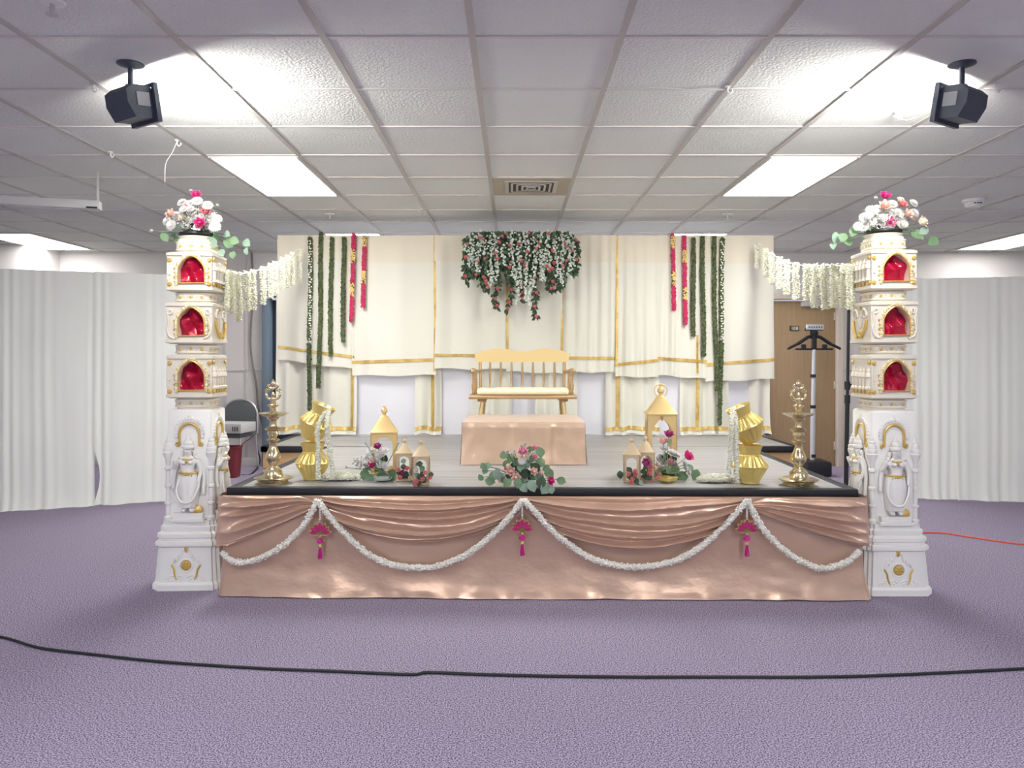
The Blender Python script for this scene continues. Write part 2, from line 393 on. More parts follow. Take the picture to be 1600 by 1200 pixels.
# projector screen housing hung from the ceiling at far left
a = at(-150, 302, 5.1); b2 = at(158, 320, 5.45)
dv = Vector((b2.x-a.x, b2.y-a.y, 0)); t = thing('projector_screen', 'long white projector screen case hung under the ceiling at far left', 'projector screen', ((a.x+b2.x)/2, (a.y+b2.y)/2, CEIL-.30), math.atan2(dv.y, dv.x))
L_ = dv.length
MB().box(0, 0, .062, L_, .09, .062, .012).build('case', 'grey', t)
MB().box(L_/2-.05, -.046, .04, .07, .004, .012).build('slot', 'black', t, 0)
for s in (-1, 1): MB().box(s*(L_/2-.02), 0, .195, .012, .03, .21).build('bracket', 'grey', t, 0)

# floodlights
def flood(px, lab, yaw):
    p = onz(px, 100, CEIL); t = thing('floodlight', lab, 'floodlight', (p.x, p.y, CEIL), 0, 'black floodlights on the ceiling')
    MB().lathe([(.058, 0), (.058, -.004), (.03, -.014), (.012, -.018)], 28).build('ceiling_plate', 'fixture', t)
    MB().tube([(0, 0, -.012), (0, 0, -.115)], .012, 12).build('stem', 'fixture', t)
    MB().lathe([(0, -.018), (.016, -.018), (.016, .018), (0, .018)], 14, mtx=TRS((0, 0, -.105), quat((1, 0, 0)))).build('swivel', 'grey', t)
    B = Matrix.Translation((0, 0, -.115)) @ Matrix.Rotation(yaw, 4, 'Z') @ Matrix.Rotation(R(9), 4, 'X')
    h = MB(); h.prism([(-.075, -.075), (-.045, -.135), (.06, -.135), (.06, -.01), (.03, .005), (-.045, .005), (-.075, -.02)], -.085, .085, B @ Matrix.Rotation(PI/2, 4, 'Z'))
    h.build('housing', 'fixture', t, 20)
    v = MB(); v.holed(-.105, .105, -.15, .02, [(-.085, -.13), (.085, -.13), (.085, .0), (-.085, .0)], .045, .066, B); v.build('visor', 'fixture', t, 20)
    MB().box(0, .0655, -.065, .165, .004, .125, mtx=B).build('lens', 'lens', t, 0)
    s = 1 if yaw < 0 else -1
    MB().box(s*.0865, -.0, -.055, .003, .06, .06, mtx=B).build('label_plate', 'label', t, 0)
flood(204, 'black floodlight hanging from the ceiling on the left', R(-33)); flood(1503, 'black floodlight hanging from the ceiling on the right', R(33))

# ------------------------------------------------------------------ curtains and backdrop
def nz(a, b, c): return noise.noise(Vector((a+.31, b+.47, c+.23)))
def curtain(name, A, B, ztop, lab, grp, seed, gath, m='curtain', nu=110, slit=0):
    A = Vector(A); B = Vector(B); d = (B-A); L = d.length; d.normalize(); n = Vector((d.y, -d.x, 0))
    mb = MB()
    def fn(u, v):
        s = u*L; z = ztop*(1-v); k = 0.
        if slit and v > .76: s += slit*math.sin(PI*min(1, (v-.76)/.235))*math.exp(-u*9)
        for (c, wd, am) in gath:                            # bunches of folds at c (0..1)
            e = math.exp(-((u-c)/wd)**2); k += e*am*math.sin(s*75+3*c+.8*math.sin(s*9))
        k += .018*nz(s*2.2, seed, 0)*(.4+v)+.010*nz(s*9, seed+5, v*.6)
        fl = max(0, v-.93)/.07
        p = A+d*(s+.02*v*nz(s*2, seed, v*2))+n*(k*(.55+.6*v)+fl*fl*.035*(1+nz(s*6, seed, 3)))
        zz = z if v > 0 else z+.004*nz(s*20, seed, 0)
        return (p.x, p.y, max(.004, zz+.006+fl*.01*nz(s*5, seed, 9)))
    mb.grid(fn, nu, 46); o = mb.build(name, m, None, 80); return tag(o, lab, 'curtain', grp)
def lp(a, b, t): return a+(b-a)*t
fl0 = onz(0, 800); fl1 = onz(262, 783); dl = (fl1-fl0)/262
def cl_(px): return fl0+dl*px
curtain('side_curtain', cl_(-260), cl_(4), 2.10, 'sheer ivory curtain cut off by the left picture edge', 'ivory side curtains', 1, [(.9, .1, .012)])
curtain('side_curtain', cl_(2), cl_(144), 2.10, 'sheer ivory curtain left of the narrow gap, second at left', 'ivory side curtains', 2, [(.08, .10, .010), (.42, .14, .007), (.97, .05, .010)])
curtain('side_curtain', cl_(142), cl_(316), 2.105, 'sheer ivory curtain running behind the left pillar', 'ivory side curtains', 3, [(.06, .08, .010), (.55, .07, .008)], slit=.05)
fr0 = onz(1430, 779); fr1 = onz(1600, 785); dr = (fr1-fr0)/170
def cr_(px): return fr0+dr*(px-1430)
curtain('side_curtain', cr_(1372), cr_(1496), 2.08, 'sheer ivory curtain behind the right pillar', 'ivory side curtains', 4, [(.75, .2, .007), (.45, .1, .006)])
curtain('side_curtain', cr_(1494), cr_(1800), 2.08, 'sheer ivory curtain cut off by the right picture edge', 'ivory side curtains', 5, [(.0, .05, .008), (.22, .07, .008), (.6, .1, .008)])

YD = 7.25
def bx(px, Y=YD): return (px-CX)/F*Y
def bz(py, Y=YD): return CZ-(py-HY)/F*Y
ZT = bz(369)
t = thing('backdrop_frame', 'black pipe frame carrying the ivory backdrop', 'backdrop frame', (0, 7.238, 0))
MB().tube([(bx(446), 0, ZT-.03), (bx(1195), 0, ZT-.03)], .016, 10).build('crossbar', 'black', t)
for px in (458, 1186):
    MB().tube([(bx(px), .12, STG+.012), (bx(px), .12, ZT-.04), (bx(px), .004, ZT-.03)], .014, 10).build('upright', 'black', t)
    MB().box(bx(px), .24, STG+.006, .3, .26, .012, .003).build('base_plate', 'black', t)
def hang(x0, x1, zt, zb, Y, seed, amp, freq, puddle=0., nu=60, nv=40, tilt=0.):
    def fn(u, v):                                           # u across, v down; zb is a function of u
        x = lp(x0, x1, u); z = lp(zt, zb(u), v)
        y = Y-amp*(math.sin(x*freq+seed+1.5*nz(x*3, seed, 1))*.6+nz(x*freq*.35, seed, z*.7))*(.35+.65*v)
        return (x+tilt*v+.010*v*nz(x*4, seed, z*2), y-puddle*max(0, v-.965)/.035*(.5+abs(nz(x*8, seed, 0))), z)
    return fn
def strip(fn, u0, u1, v0, v1, nu, nv, off=.006):
    mb = MB()
    def g(a, c):
        x, y, z = fn(lp(u0, u1, a), lp(v0, v1, c)); return (x, y-off, z)
    return mb.grid(g, nu, nv)
# bluish white sheets behind, seen in the lower half
for i, (a, c, lb) in enumerate(((446, 690, 'bluish white sheet behind the left drapes, seen beside the left lantern'), (680, 905, 'bluish white sheet behind the gold bench'), (895, 1197, 'bluish white sheet behind the right drapes, seen over the right lantern'))):
    fn = hang(bx(a), bx(c), ZT-.02, lambda u: STG+.008, 7.31, i*3, .012, 9)
    o = MB().grid(fn, 60, 30).build('backing_sheet', 'lining', None, 80); tag(o, lb, 'cloth', 'white backing sheets')
# gathered full-length ivory drapes below
low = [(432, 560, .92, 'gathered ivory drape behind the left pot stack', 'ivory drape behind the left stacked pots'),
       (648, 690, .62, '', 'narrow gathered ivory drape left of the gold bench'),
       (735, 800, None, '', 'ivory drape seen through the left half of the bench back'),
       (836, 903, None, '', 'ivory drape seen through the right half of the bench back'),
       (946, 1030, .2, '', 'gathered ivory drape just left of the tall lantern top'),
       (1062, 1138, .33, '', 'ivory drape right of the tall lantern, gold edge down its left side'),
       (1172, 1204, None, '', 'narrow ivory drape at the right end of the backdrop')]
for i, (a, c, ge, _, lb) in enumerate(low):
    fn = hang(bx(a), bx(c), ZT-.02, lambda u, i=i, n=(c-a)/45: STG+.008+.030*abs(nz(u*n*2, i, 2)), 7.262, i*7+2, .034, 44 if c-a < 90 else 30, .05, tilt=-.02 if i == 0 else .0)
    o = MB().grid(fn, 70, 44).build('gathered_drape', 'drape', None, 80); tag(o, lb, 'drape', 'gathered ivory drapes')
    strip(fn, 0, 1, .962, .981, 70, 3, .008).build('gold_border', 'goldtrim', o, 80)
    if ge: strip(fn, ge, ge+5/(c-a), .55, .965, 2, 40, .008).build('gold_edge', 'goldtrim', o, 80)
# upper cloth panels with a gold border near the lower edge
pan = [(437, 554, (542, 558), (562, 577), None, 'leftmost ivory cloth panel, behind the four left green garlands'),
       (552, 682, (566, 562), (587, 586), 'r', 'wide plain ivory cloth panel under the left red garlands, gold right edge'),
       (680, 793, (555, 556), (576, 577), None, 'ivory cloth panel behind the left half of the flower cluster'),
       (791, 878, (557, 559), (580, 584), 'l', 'ivory cloth panel behind the right half of the flower cluster'),
       (876, 963, (559, 560), (581, 582), 'l', 'ivory cloth panel just right of the flower cluster'),
       (961, 1029, (570, 563), (588, 590), 'l', 'finely pleated ivory cloth panel above the tall lantern, gold left edge'),
       (1027, 1102, (560, 565), (586, 592), 'x', 'ivory cloth panel behind the right red garlands'),
       (1100, 1206, (570, 562), (596, 592), None, 'rightmost ivory cloth panel, behind the longest right green garlands')]
for i, (a, c, gz, hz, ve, lb) in enumerate(pan):
    zb = lambda u, hz=hz: bz(lp(hz[0], hz[1], u))+.006*math.sin(u*9)
    pleat = 60 if i in (4, 5, 6) else 22
    fn = hang(bx(a), bx(c), ZT, zb, YD-.05+.008*(i % 2), i*5+1, .022 if pleat < 30 else .022, pleat, nu=60)
    o = MB().grid(fn, 80, 40).build('cloth_panel', 'drape', None, 80); tag(o, lb, 'cloth panel', 'upper ivory cloth panels')
    vt = lambda u: (ZT-bz(lp(gz[0], gz[1], u)))/(ZT-zb(u))
    mb = MB()
    def g2(s, q): x, y, z = fn(s, vt(s)+(q-.5)*.022); return (x, y-.007, z)
    mb.grid(g2, 60, 2).build('gold_border', 'goldtrim', o, 80)
    wu = 3.6/(c-a)
    if ve == 'l': strip(fn, 0, wu, 0, .9, 2, 40).build('gold_edge', 'goldtrim', o, 80)
    if ve == 'r': strip(fn, 1-wu, 1, 0, .97, 2, 40).build('gold_edge', 'goldtrim', o, 80)
    if ve == 'x': strip(fn, .78, .78+wu, .7, .97, 2, 10).build('gold_edge', 'goldtrim', o, 80)
    strip(fn, 0, 1, 0, .195, 80, 6, .004).build('top_glow_strip', 'backlit', o, 80)  # paler strip paints in ceiling light glowing through the cloth top

# ------------------------------------------------------------------ flowers: one mesh of each kind
def petal(w, h, out, cup, n=4):
    V = []; Fs = []
    for j in range(n+1):
        t = j/n; ww = w*math.sin(PI*(.18+.72*t))**.7
        for i in range(n+1):
            s = 2*i/n-1; V.append((s*ww, out*t**1.6-cup*(1-s*s)*0+cup*s*s*-.6, h*t-.12*h*s*s*t))
    w_ = n+1
    return np.array(V), [(j*w_+i, j*w_+i+1, (j+1)*w_+i+1, (j+1)*w_+i) for j in range(n) for i in range(n)]
def rose_mesh(m):
    mb = MB(); mb.lathe([(.05, 0), (.28, .2), (.33, .55), (.22, .85), (.06, .9), (0, .8)], 10)
    for (n, r, w, h, out, cup, z, off) in ((4, .26, .36, .85, .1, .25, .12, .2), (5, .36, .46, .8, .3, .3, .05, .7), (6, .42, .5, .66, .55, .3, 0, 0)):
        V, Fs = petal(w, h, out, cup)
        for k in range(n): mb.add(V+np.array([0, r, z]), Fs, Matrix.Rotation(2*PI*k/n+off, 4, 'Z'))
    return mb.mesh('rose', m, 60)
def mum_mesh(m):
    mb = MB(); mb.ball((0, 0, .12), .22, 8, (1, 1, .5))
    for (n, l, w, up, z) in ((16, 1., .17, .12, 0), (14, .82, .16, .38, .06), (10, .55, .14, .5, .12)):
        for k in range(n):
            q = Matrix.Rotation(2*PI*(k+z*4)/n, 4, 'Z')
            mb.add([(-w*.4, .1, z), (w*.4, .1, z), (w, .62*l, z+up*.55), (-w, .62*l, z+up*.55), (0, l, z+up*.8), (0, .6*l, z+up*.42)], [(0, 1, 2, 5), (0, 5, 3), (5, 2, 4), (3, 5, 4)], q)
    return mb.mesh('chrysanthemum', m, 60)
def leaf_VF(n=8, wid=.42):
    V = [(0, 0, 0)]; Fs = []
    for j in range(1, 5):
        t = j/4; ww = wid*math.sin(PI*min(.97, t*.92+.06))**.75; z = .16*math.sin(PI*t)
        V += [(-ww, t, z+.10), (0, t, z), (ww, t, z+.10)]
    Fs = [(0, 2, 1), (0, 3, 2)]
    for j in range(3):
        a = 1+3*j; Fs += [(a, a+1, a+4, a+3), (a+1, a+2, a+5, a+4)]
    V.append((0, 1.06, .02)); e = len(V)-1; Fs += [(10, 11, e), (11, 12, e)]
    return np.array(V), Fs
LV, LF = leaf_VF(); SV, SF = leaf_VF(wid=.28)
def leaf_mesh(m): return MB().add(LV, LF).mesh('eucalyptus_leaf', m, 80)
OV = np.array([(0, 0, -.3), (1, 0, .15), (0, 1, .15), (-1, 0, .15), (0, -1, .15), (0, 0, 1.)]); OF = [(0, 2, 1), (0, 3, 2), (0, 4, 3), (0, 1, 4), (5, 1, 2), (5, 2, 3), (5, 3, 4), (5, 4, 1)]
FM = {k: rose_mesh(k) for k in ('hotpink', 'coral', 'blush', 'creamrose', 'pinkrose', 'magenta', 'whiteflower')}
FM['mum'] = mum_mesh('whiteflower'); FM['euc'] = leaf_mesh('euc'); FM['eucb'] = leaf_mesh('eucb'); FM['darkleaf'] = leaf_mesh('leaf')
KN = {'mum': 'chrysanthemum', 'euc': 'eucalyptus_leaf', 'eucb': 'eucalyptus_leaf', 'darkleaf': 'leaf'}
LB = {'hotpink': 'hot pink rose', 'coral': 'coral pink rose', 'blush': 'blush rose', 'creamrose': 'cream rose', 'pinkrose': 'soft pink rose', 'magenta': 'purple magenta rose', 'whiteflower': 'white bloom'}
def put(t, kind, loc, r, d=None, roll=None):
    if d is None: d = Vector(loc)+Vector((0, -.05, .02))
    if kind in ('euc', 'eucb', 'darkleaf'):
        n = Vector((random.uniform(-.5, .5), -1, random.uniform(-.1, .6)))
        q = quat(n, random.uniform(0, 2*PI) if roll is None else roll)
        # centre the leaf blade on loc
        loc = Vector(loc)-(q.to_matrix() @ Vector((0, .5*r, 0)))
        o = link(KN[kind], FM[kind], t, loc, q, r)
    else:
        o = link(KN.get(kind, 'rose'), FM[kind], t, loc, quat(d, random.uniform(0, 6)), r)
        if kind in LB: o['label'] = LB[kind]
    return o
def bouquet(label, base, flowers, leaves, zoom, depth=.05, breath=None, stems=True, cat='flower arrangement', group=None, name='flower_arrangement', crown=None, fill=None, ylow=None):
    """base: world point at the foot; flowers: (kind, zx, zy, r); leaves: (kind, zx, zy, size); zoom: (x0, y0, scale, Y)"""
    x0, y0, sc, Y = zoom; t = thing(name, label, cat, base, 0, group); base = Vector(base); core = Vector((0, 0, .05 if crown is None else crown))
    st = MB()
    if fill:
        for _ in range(fill[0]):
            a, q = random.uniform(0, PI), math.sqrt(random.random()); flowers = flowers+[('mum', fill[1]+fill[3]*q*math.cos(a), fill[2]-fill[4]*q*math.sin(a), .021)]
            if _ % 2: leaves = leaves+[('euc', fill[1]+fill[3]*q*math.cos(a+.4), fill[2]-fill[4]*q*math.sin(a+.4)*.8, .035)]
    for kind, zx, zy, r in flowers:
        p = at(x0+zx/sc, y0+zy/sc, Y)-base; p.y += random.uniform(-depth, depth)*.4-depth*.4
        d = (p-core).normalized()+Vector((0, -1.0, .25))
        put(t, kind, p, r*(1.32 if r > .018 else 1.15), d)
        if stems: st.tube([core, core*.4+p*.6+Vector((0, .01, 0)), p], .0022, 5)
    for kind, zx, zy, s in leaves:
        p = at(x0+zx/sc, y0+zy/sc, Y)-base; p.y += random.uniform(-depth, depth)*.4+depth*.3
        if ylow and zy > ylow[0]: p = at(x0+zx/sc, y0+zy/sc, ylow[1])-base
        put(t, kind, p, s*1.15)
        if stems: st.tube([core, core*.3+p*.7+Vector((0, .015, .01)), p], .0018, 5)
    if st.n: st.build('stems', 'euc', t)
    if breath:
        n, cx, cy, rx, ry = breath; mb = MB(); c = at(x0+cx/sc, y0+cy/sc, Y)-base
        for k in range(n):
            while True:
                v = rv()
                if v.length < 1: break
            p = c+Vector((v.x*rx, v.y*rx*.6, v.z*ry)); mb.add(OV, OF, TRS(p, quat(rv()), random.uniform(.004, .0075)))
        o = mb.build('filler_blossom', 'whiteflower', t, 80); o['kind'] = 'stuff'
        o['label'] = 'cloud of tiny white filler blossoms'
    return t
def dense_garland(pts, r, m, blob, per_m, name, parent=None, core=None, flat=(1, 1, 1), n=10, seedy=.35):
    P = smooth_path(pts, n); mb = MB(); r0 = r; Ls = [0]
    for i in range(1, len(P)): Ls.append(Ls[-1]+(P[i]-P[i-1]).length)
    cnt = int(Ls[-1]*per_m); i = 0
    for k in range(cnt):
        s = Ls[-1]*(k+.5)/cnt
        while i < len(P)-2 and Ls[i+1] < s: i += 1
        f = (s-Ls[i])/max(1e-6, Ls[i+1]-Ls[i]); p = P[i].lerp(P[i+1], f); T = (P[i+1]-P[i]).normalized()
        a = k*2.399+random.uniform(-.4, .4); u = T.orthogonal().normalized(); w_ = T.cross(u)
        d = u*math.cos(a)+w_*math.sin(a); rr = r*random.uniform(1-seedy, 1)
        mb.add(OV, OF, TRS(p+d*(rr-blob*.6), quat(d+T*random.uniform(-.5, .5)), tuple(blob*f_*random.uniform(.8, 1.2) for f_ in flat)))
    mb.tube(P, r*.55, 8)
    return mb.build(name, m, parent, 20 if 'leaf' in name or 'petal' in name else 60)

# ------------------------------------------------------------------ stage
SX, SY, SR, SW = .155, 4.29, -.017, 1.765                    # centre, front, yaw and half-width of the front platform
def front(px, py, off=0.):
    Y = SY
    for _ in range(3): x = (px-CX)/F*Y; Y = SY+(x-SX)*SR-off
    return at(px, py, Y)
SD = 2.03
t = thing('stage_platform', 'front stage platform with grey plank deck and black edge above the satin skirt', 'stage', (SX, SY, 0), SR)
MB().box(0, SD/2+.045, STG-.012, SW*2-.12, SD-.02, .024).build('deck', 'deck', t, 0)
e = MB()
e.box(0, .03, STG-.02, SW*2, .06, .046, .006)
for s in (-1, 1): e.box(s*(SW-.03), SD/2+.03, STG-.02, .06, SD-.06, .046, .006)
e.build('edge_trim', 'black', t)
MB().box(0, SD/2+.02, (STG-.045)/2, SW*2-.08, SD-.06, STG-.045).build('support_frame', 'black', t, 0)
a = onz(407, 698, STG); b2 = onz(1247, 697, STG)
BXL, BXR, BY0, BY1 = a.x, b2.x, 6.345, 7.95
t = thing('stage_platform', 'wider rear stage platform carrying the bench and backdrop, pale wood sides', 'stage', ((BXL+BXR)/2, BY0, 0))
W2 = (BXR-BXL)/2
MB().box(0, (BY1-BY0)/2+.005, STG-.012, W2*2-.1, BY1-BY0-.01, .024).build('deck', 'deck', t, 0)
for s in (-1, 1):
    e = MB(); e.box(s*(W2-.03), (BY1-BY0)/2, STG-.02, .06, BY1-BY0, .046, .006)
    e.box(s*(W2+1.82)/2, .025, STG-.02, W2-1.82, .05, .046, .006); e.build('edge_trim', 'black', t)
f = MB()
for z, h in ((.485, .13), (.345, .13), (.205, .13), (.07, .13)): f.box(0, (BY1-BY0)/2, z, W2*2-.03, BY1-BY0-.04, h, .004)
f.build('wood_side', 'wood', t)

# satin skirt round the front platform, with four swags
def skirt_path(s):                                          # s: signed length along the front, wraps at both corners
    w_ = SW+.012
    if s < -w_: return Vector((-w_, -.012+(-w_-s), 0)), Vector((-1, 0, 0))
    if s > w_: return Vector((w_, -.012+(s-w_), 0)), Vector((1, 0, 0))
    return Vector((s, -.012, 0)), Vector((0, -1, 0))
t = thing('stage_skirt', 'rose gold satin skirt pinned round the front stage', 'stage skirt', (SX, SY, 0), SR)
def cloth_fn(u, v):
    s = lp(-(SW+1.6), SW+1.6, u); p, n = skirt_path(s); z = lp(STG-.036, .006, v)
    fl = max(0, v-.55)/.45
    k = .005+.010*abs(nz(s*3.1, 3, v*1.2))+.006*nz(s*9, 1, v*2)+.006*nz(s*5+z*9, 7, v*7)*fl+fl*fl*.042*(1+.5*nz(s*1.7, 5, 0))+.010*fl*nz(s*2.4, 9, v*3)
    if v > .96: k += .008*nz(s*14, 4, 0)
    if abs(abs(s)-SW) < .06: n = (n+Vector((0, -1, 0))+Vector((math.copysign(1, s), 0, 0))).normalized()
    p = p+n*k; return (p.x, p.y, z+.004*nz(s*6, 8, 0)*fl)
MB().grid(cloth_fn, 380, 40).build('skirt_cloth', 'satin', t, 80)
def lx(px): return front(px, 780).x-SX
PIN = [lx(497), lx(817), lx(1167)]; ZP = front(500, 783).z
def swag(x0, x1, drop, half=0):
    nf = 4
    def fn(u, v):
        x = lp(x0, x1, u)
        if half == 0: e = (4*u*(1-u))**.75; sk = 0
        elif half < 0: e = (1-u)**.8*1.0
        else: e = u**.8
        top = STG-.036
        ztop = lp(ZP, top, min(1, e*6)) if e < .17 else top
        zb = ZP-.02-drop*e
        w_ = v**(1.0+.25*(1-e)); z = lp(ztop, zb, w_)
        ph = (v+.05*math.sin(v*7+x0))*nf*2*PI+1.6*nz(u*2.2, x0, v*2)
        amp = (.008+.052*min(1, e*2.0))*min(1, v*5+.15)
        k = .022+amp*(1.0-.95*abs(math.sin(ph/2))**.8)+.02*v*e+.004*nz(u*14, v*9, x0)
        if v > .97: k -= .015
        tp = max(0, min(1, (SW+.02-abs(x))/.16)); k = lp(.03+.02*v*e, k, tp*tp*(3-2*tp))
        p, n = skirt_path(x)
        if abs(abs(x)-SW-.012) < .03: n = (Vector((0, -1, 0))+Vector((math.copysign(1, x), 0, 0))).normalized()
        p = p+n*k
        return (p.x, p.y, z)
    return MB().grid(fn, 90, 70)
def zdrop(py): return ZP-front(800, py).z
swag(PIN[0], PIN[1], zdrop(838)).build('swag', 'satin', t, 80)
swag(PIN[1], PIN[2], zdrop(846)).build('swag', 'satin', t, 80)
swag(-SW-.35, PIN[0], zdrop(880), -1).build('swag', 'satin', t, 80)
swag(PIN[2], SW+.35, zdrop(868), 1).build('swag', 'satin', t, 80)
# jasmine garlands along the swags
GP = [([(346, 862), (358, 874), (380, 879), (411, 870), (444, 851), (473, 822), (488, 798), (496, 781)], 'white garland along the leftmost swag, ending at the left pillar'),
      ([(496, 781), (512, 803), (538, 833), (577, 867), (616, 883), (655, 887), (690, 883), (736, 862), (778, 827), (802, 800), (817, 781)], 'white garland hanging between the left and middle lotus ornaments'),
      ([(818, 781), (838, 802), (870, 835), (915, 868), (957, 882), (996, 886), (1045, 879), (1090, 858), (1132, 821), (1152, 800), (1168, 781)], 'white garland hanging between the middle and right lotus ornaments'),
      ([(1168, 781), (1180, 806), (1195, 830), (1227, 861), (1262, 882), (1290, 888), (1325, 877), (1343, 860)], 'white garland along the rightmost swag, ending at the right pillar')]
for pts, lb in GP:
    pp = [front(x, y, .085) for x, y in pts]
    o = dense_garland(pp, .0195, 'jasmine', .0098, 470, 'jasmine_garland'); tag(o, lb, 'garland', 'jasmine garlands on the stage front')
# lotus ornaments
def lotus(px, py, lb):
    c = front(px, py, .075); t = thing('lotus_hanging', lb, 'hanging ornament', c, SR, 'lotus ornaments on the stage front'); s = .074
    plate = MB(); pk = MB()
    for a, l, wd in ((-76, .92, .2), (-51, .98, .24), (-26, 1.0, .28), (76, .92, .2), (51, .98, .24), (26, 1., .28), (0, 1.08, .34)):
        q = Matrix.Rotation(R(a), 4, 'Y')
        def pet(l, w_): return [(w_*math.sin(PI*k/10)**1.0*(1 if k <= 10 else -1), l*k/10) for k in range(11)]+[(-w_*math.sin(PI*k/10), l*k/10) for k in range(9, 0, -1)]
        B = Matrix.Scale(s, 4) @ Matrix.Translation((0, 0, -.3)) @ q
        plate.prism([(x, z) for x, z in pet(l, wd)], -.06, .06, B)
        pk.prism([(x*.46, .26+z*.62) for x, z in pet(l, wd)], -.13, -.04, B)
    plate.build('lotus_plate', 'lotusgold', t, 20); pk.build('lotus_petals', 'lotuspink', t, 20)
    st = MB(); top = front(px, 786).z-c.z
    for k in range(8): st.ball((0, 0, lp(.05, top, k/7)), .006, 8)
    st.build('bead_string', 'jasmine', t)
    MB().ball((0, 0, -.035), .009, 8).build('bead', 'lotusgold', t)
    MB().lathe([(.004, -.045), (.017, -.05), (.018, -.066), (.006, -.07)], 14).build('pompom', 'tassel', t)
    MB().lathe([(.003, -.07), (.010, -.078), (.012, -.088), (.009, -.094)], 14).build('tassel_cap', 'lotusgold', t)
    ts = MB()
    for k in range(22):
        a = k*2.4; r = .011*math.sqrt(k/22); ts.tube([(r*.5*math.cos(a), r*.5*math.sin(a), -.092), (r*1.25*math.cos(a), r*1.25*math.sin(a), -.150-random.uniform(0, .008))], .0016, 5)
    ts.build('tassel', 'tassel', t)
lotus(500, 829, 'pink lotus ornament with tassel under the left garland peak'); lotus(816, 824, 'pink lotus ornament with tassel under the middle garland peak'); lotus(1167, 825, 'pink lotus ornament with tassel under the right garland peak')

# ------------------------------------------------------------------ carved pillars
def figure_mesh():
    J = [((0, 0, .20), .034, .026), ((0, -.004, .235), .024, .020), ((0, -.006, .272), .032, .024), ((0, -.004, .302), .011, .011), ((0, -.008, .326), .019, .021), ((0, -.006, .345), .020, .021),
         ((-.019, -.006, .105), .026, .022), ((-.016, -.002, .022), .014, .014), ((-.017, -.024, .008), .010, .008), ((.019, -.010, .105), .026, .022), ((.017, -.004, .022), .014, .014), ((.02, -.026, .008), .010, .008),
         ((-.038, -.004, .280), .013, .013), ((-.058, -.006, .235), .0105, .0105), ((-.050, -.026, .268), .008, .008), ((-.050, -.030, .290), .010, .005),
         ((.038, -.004, .280), .013, .013), ((.055, -.004, .228), .0105, .0105), ((.048, -.018, .18), .008, .008), ((.044, -.022, .160), .010, .005)]
    E = [(0, 1), (1, 2), (2, 3), (3, 4), (4, 5), (0, 6), (6, 7), (7, 8), (0, 9), (9, 10), (10, 11), (2, 12), (12, 13), (13, 14), (14, 15), (2, 16), (16, 17), (17, 18), (18, 19)]
    me = bpy.data.meshes.new('fig'); me.from_pydata([j[0] for j in J], E, []); o = bpy.data.objects.new('fig', me); C.objects.link(o)
    o.modifiers.new('s', 'SKIN'); o.modifiers['s'].use_smooth_shade = True
    sv = me.skin_vertices[0].data
    for i, j in enumerate(J): sv[i].radius = (j[1], j[2]); sv[i].use_root = (i == 0)
    o.modifiers.new('u', 'SUBSURF').levels = 2
    dg_ = bpy.context.evaluated_depsgraph_get(); ev = o.evaluated_get(dg_); m2 = bpy.data.meshes.new_from_object(ev)
    mb = MB(); V = np.empty(len(m2.vertices)*3); m2.vertices.foreach_get('co', V); mb.add(V.reshape(-1, 3), [tuple(p.vertices) for p in m2.polygons])
    bpy.data.objects.remove(o); bpy.data.meshes.remove(m2)
    mb.ball((0, -.0305, .331), .0042, 8, (.8, 1, 1.5))       # nose, eyes, mouth, ears
    for s in (-1, 1):
        mb.ball((s*.0075, -.028, .337), .0036, 8, (1.3, .6, .8)); mb.ball((s*.0195, -.008, .331), .005, 8, (.5, .8, 1.4)); mb.ball((s*.0145, -.026, .272), .0125, 10)
    mb.ball((0, -.0285, .322), .0042, 8, (1.5, .6, .6))
    return mb.mesh('figure', 'ivoryp', 80)
FIG = figure_mesh()
def fig_dress():
    d = MB()                                                # pleated skirt cloth hanging from hips to ankles
    d.lathe([(.036, .215), (.042, .19), (.046, .15), (.043, .10), (.036, .05), (.038, .03), (.0, .035)], 36, rf=lambda a, z: 1+.05*math.sin(a*9)*(1 if z < .19 else 0), mtx=Matrix.Diagonal((1, .74, 1, 1)))
    d.tube(smooth_path([(-.03, -.02, .20), (-.042, -.028, .12), (-.02, -.036, .065), (.02, -.036, .065), (.046, -.026, .13), (.05, -.012, .2)]), .0055, 8)
    d.tube(smooth_path([(-.03, -.012, .3), (-.045, 0, .26), (-.06, 0, .2), (-.062, -.004, .13)]), .008, 8); d.tube(smooth_path([(.03, -.012, .3), (.05, 0, .27), (.064, 0, .2), (.062, -.004, .1)]), .008, 8)
    return d.mesh('dress', 'ivoryp', 60)
def fig_crown():
    d = MB(); d.lathe([(.022, .343), (.025, .350), (.024, .36), (.019, .364), (.021, .372), (.017, .384), (.012, .388), (.013, .394), (.006, .405), (.003, .414), (0, .418)], 20, c=(0, -.006, 0))
    for s in (-1, 1): d.ball((s*.024, 0, .318), .012, 8, (.7, .8, 1.6)); d.ball((s*.03, 0, .296), .011, 8, (.8, .7, 1.3))
    return d.mesh('crown', 'ivoryp', 60)
def fig_gold():
    d = MB(); d.torus((0, -.012, .288), .019, .004, 20, 'z'); d.torus((0, -.0, .214), .037, .0055, 24, 'z', sc=(1, .78))
    d.ball((0, -.03, .276), .006, 8); d.ball((0, -.03, .207), .007, 8)
    for k in (-2, -1, 1, 2): d.ball((k*.010, -.027, .204-.002*abs(k)), .004, 8)
    return d.mesh('jewellery', 'gild', 60)
FD, FC, FG = fig_dress(), fig_crown(), fig_gold()
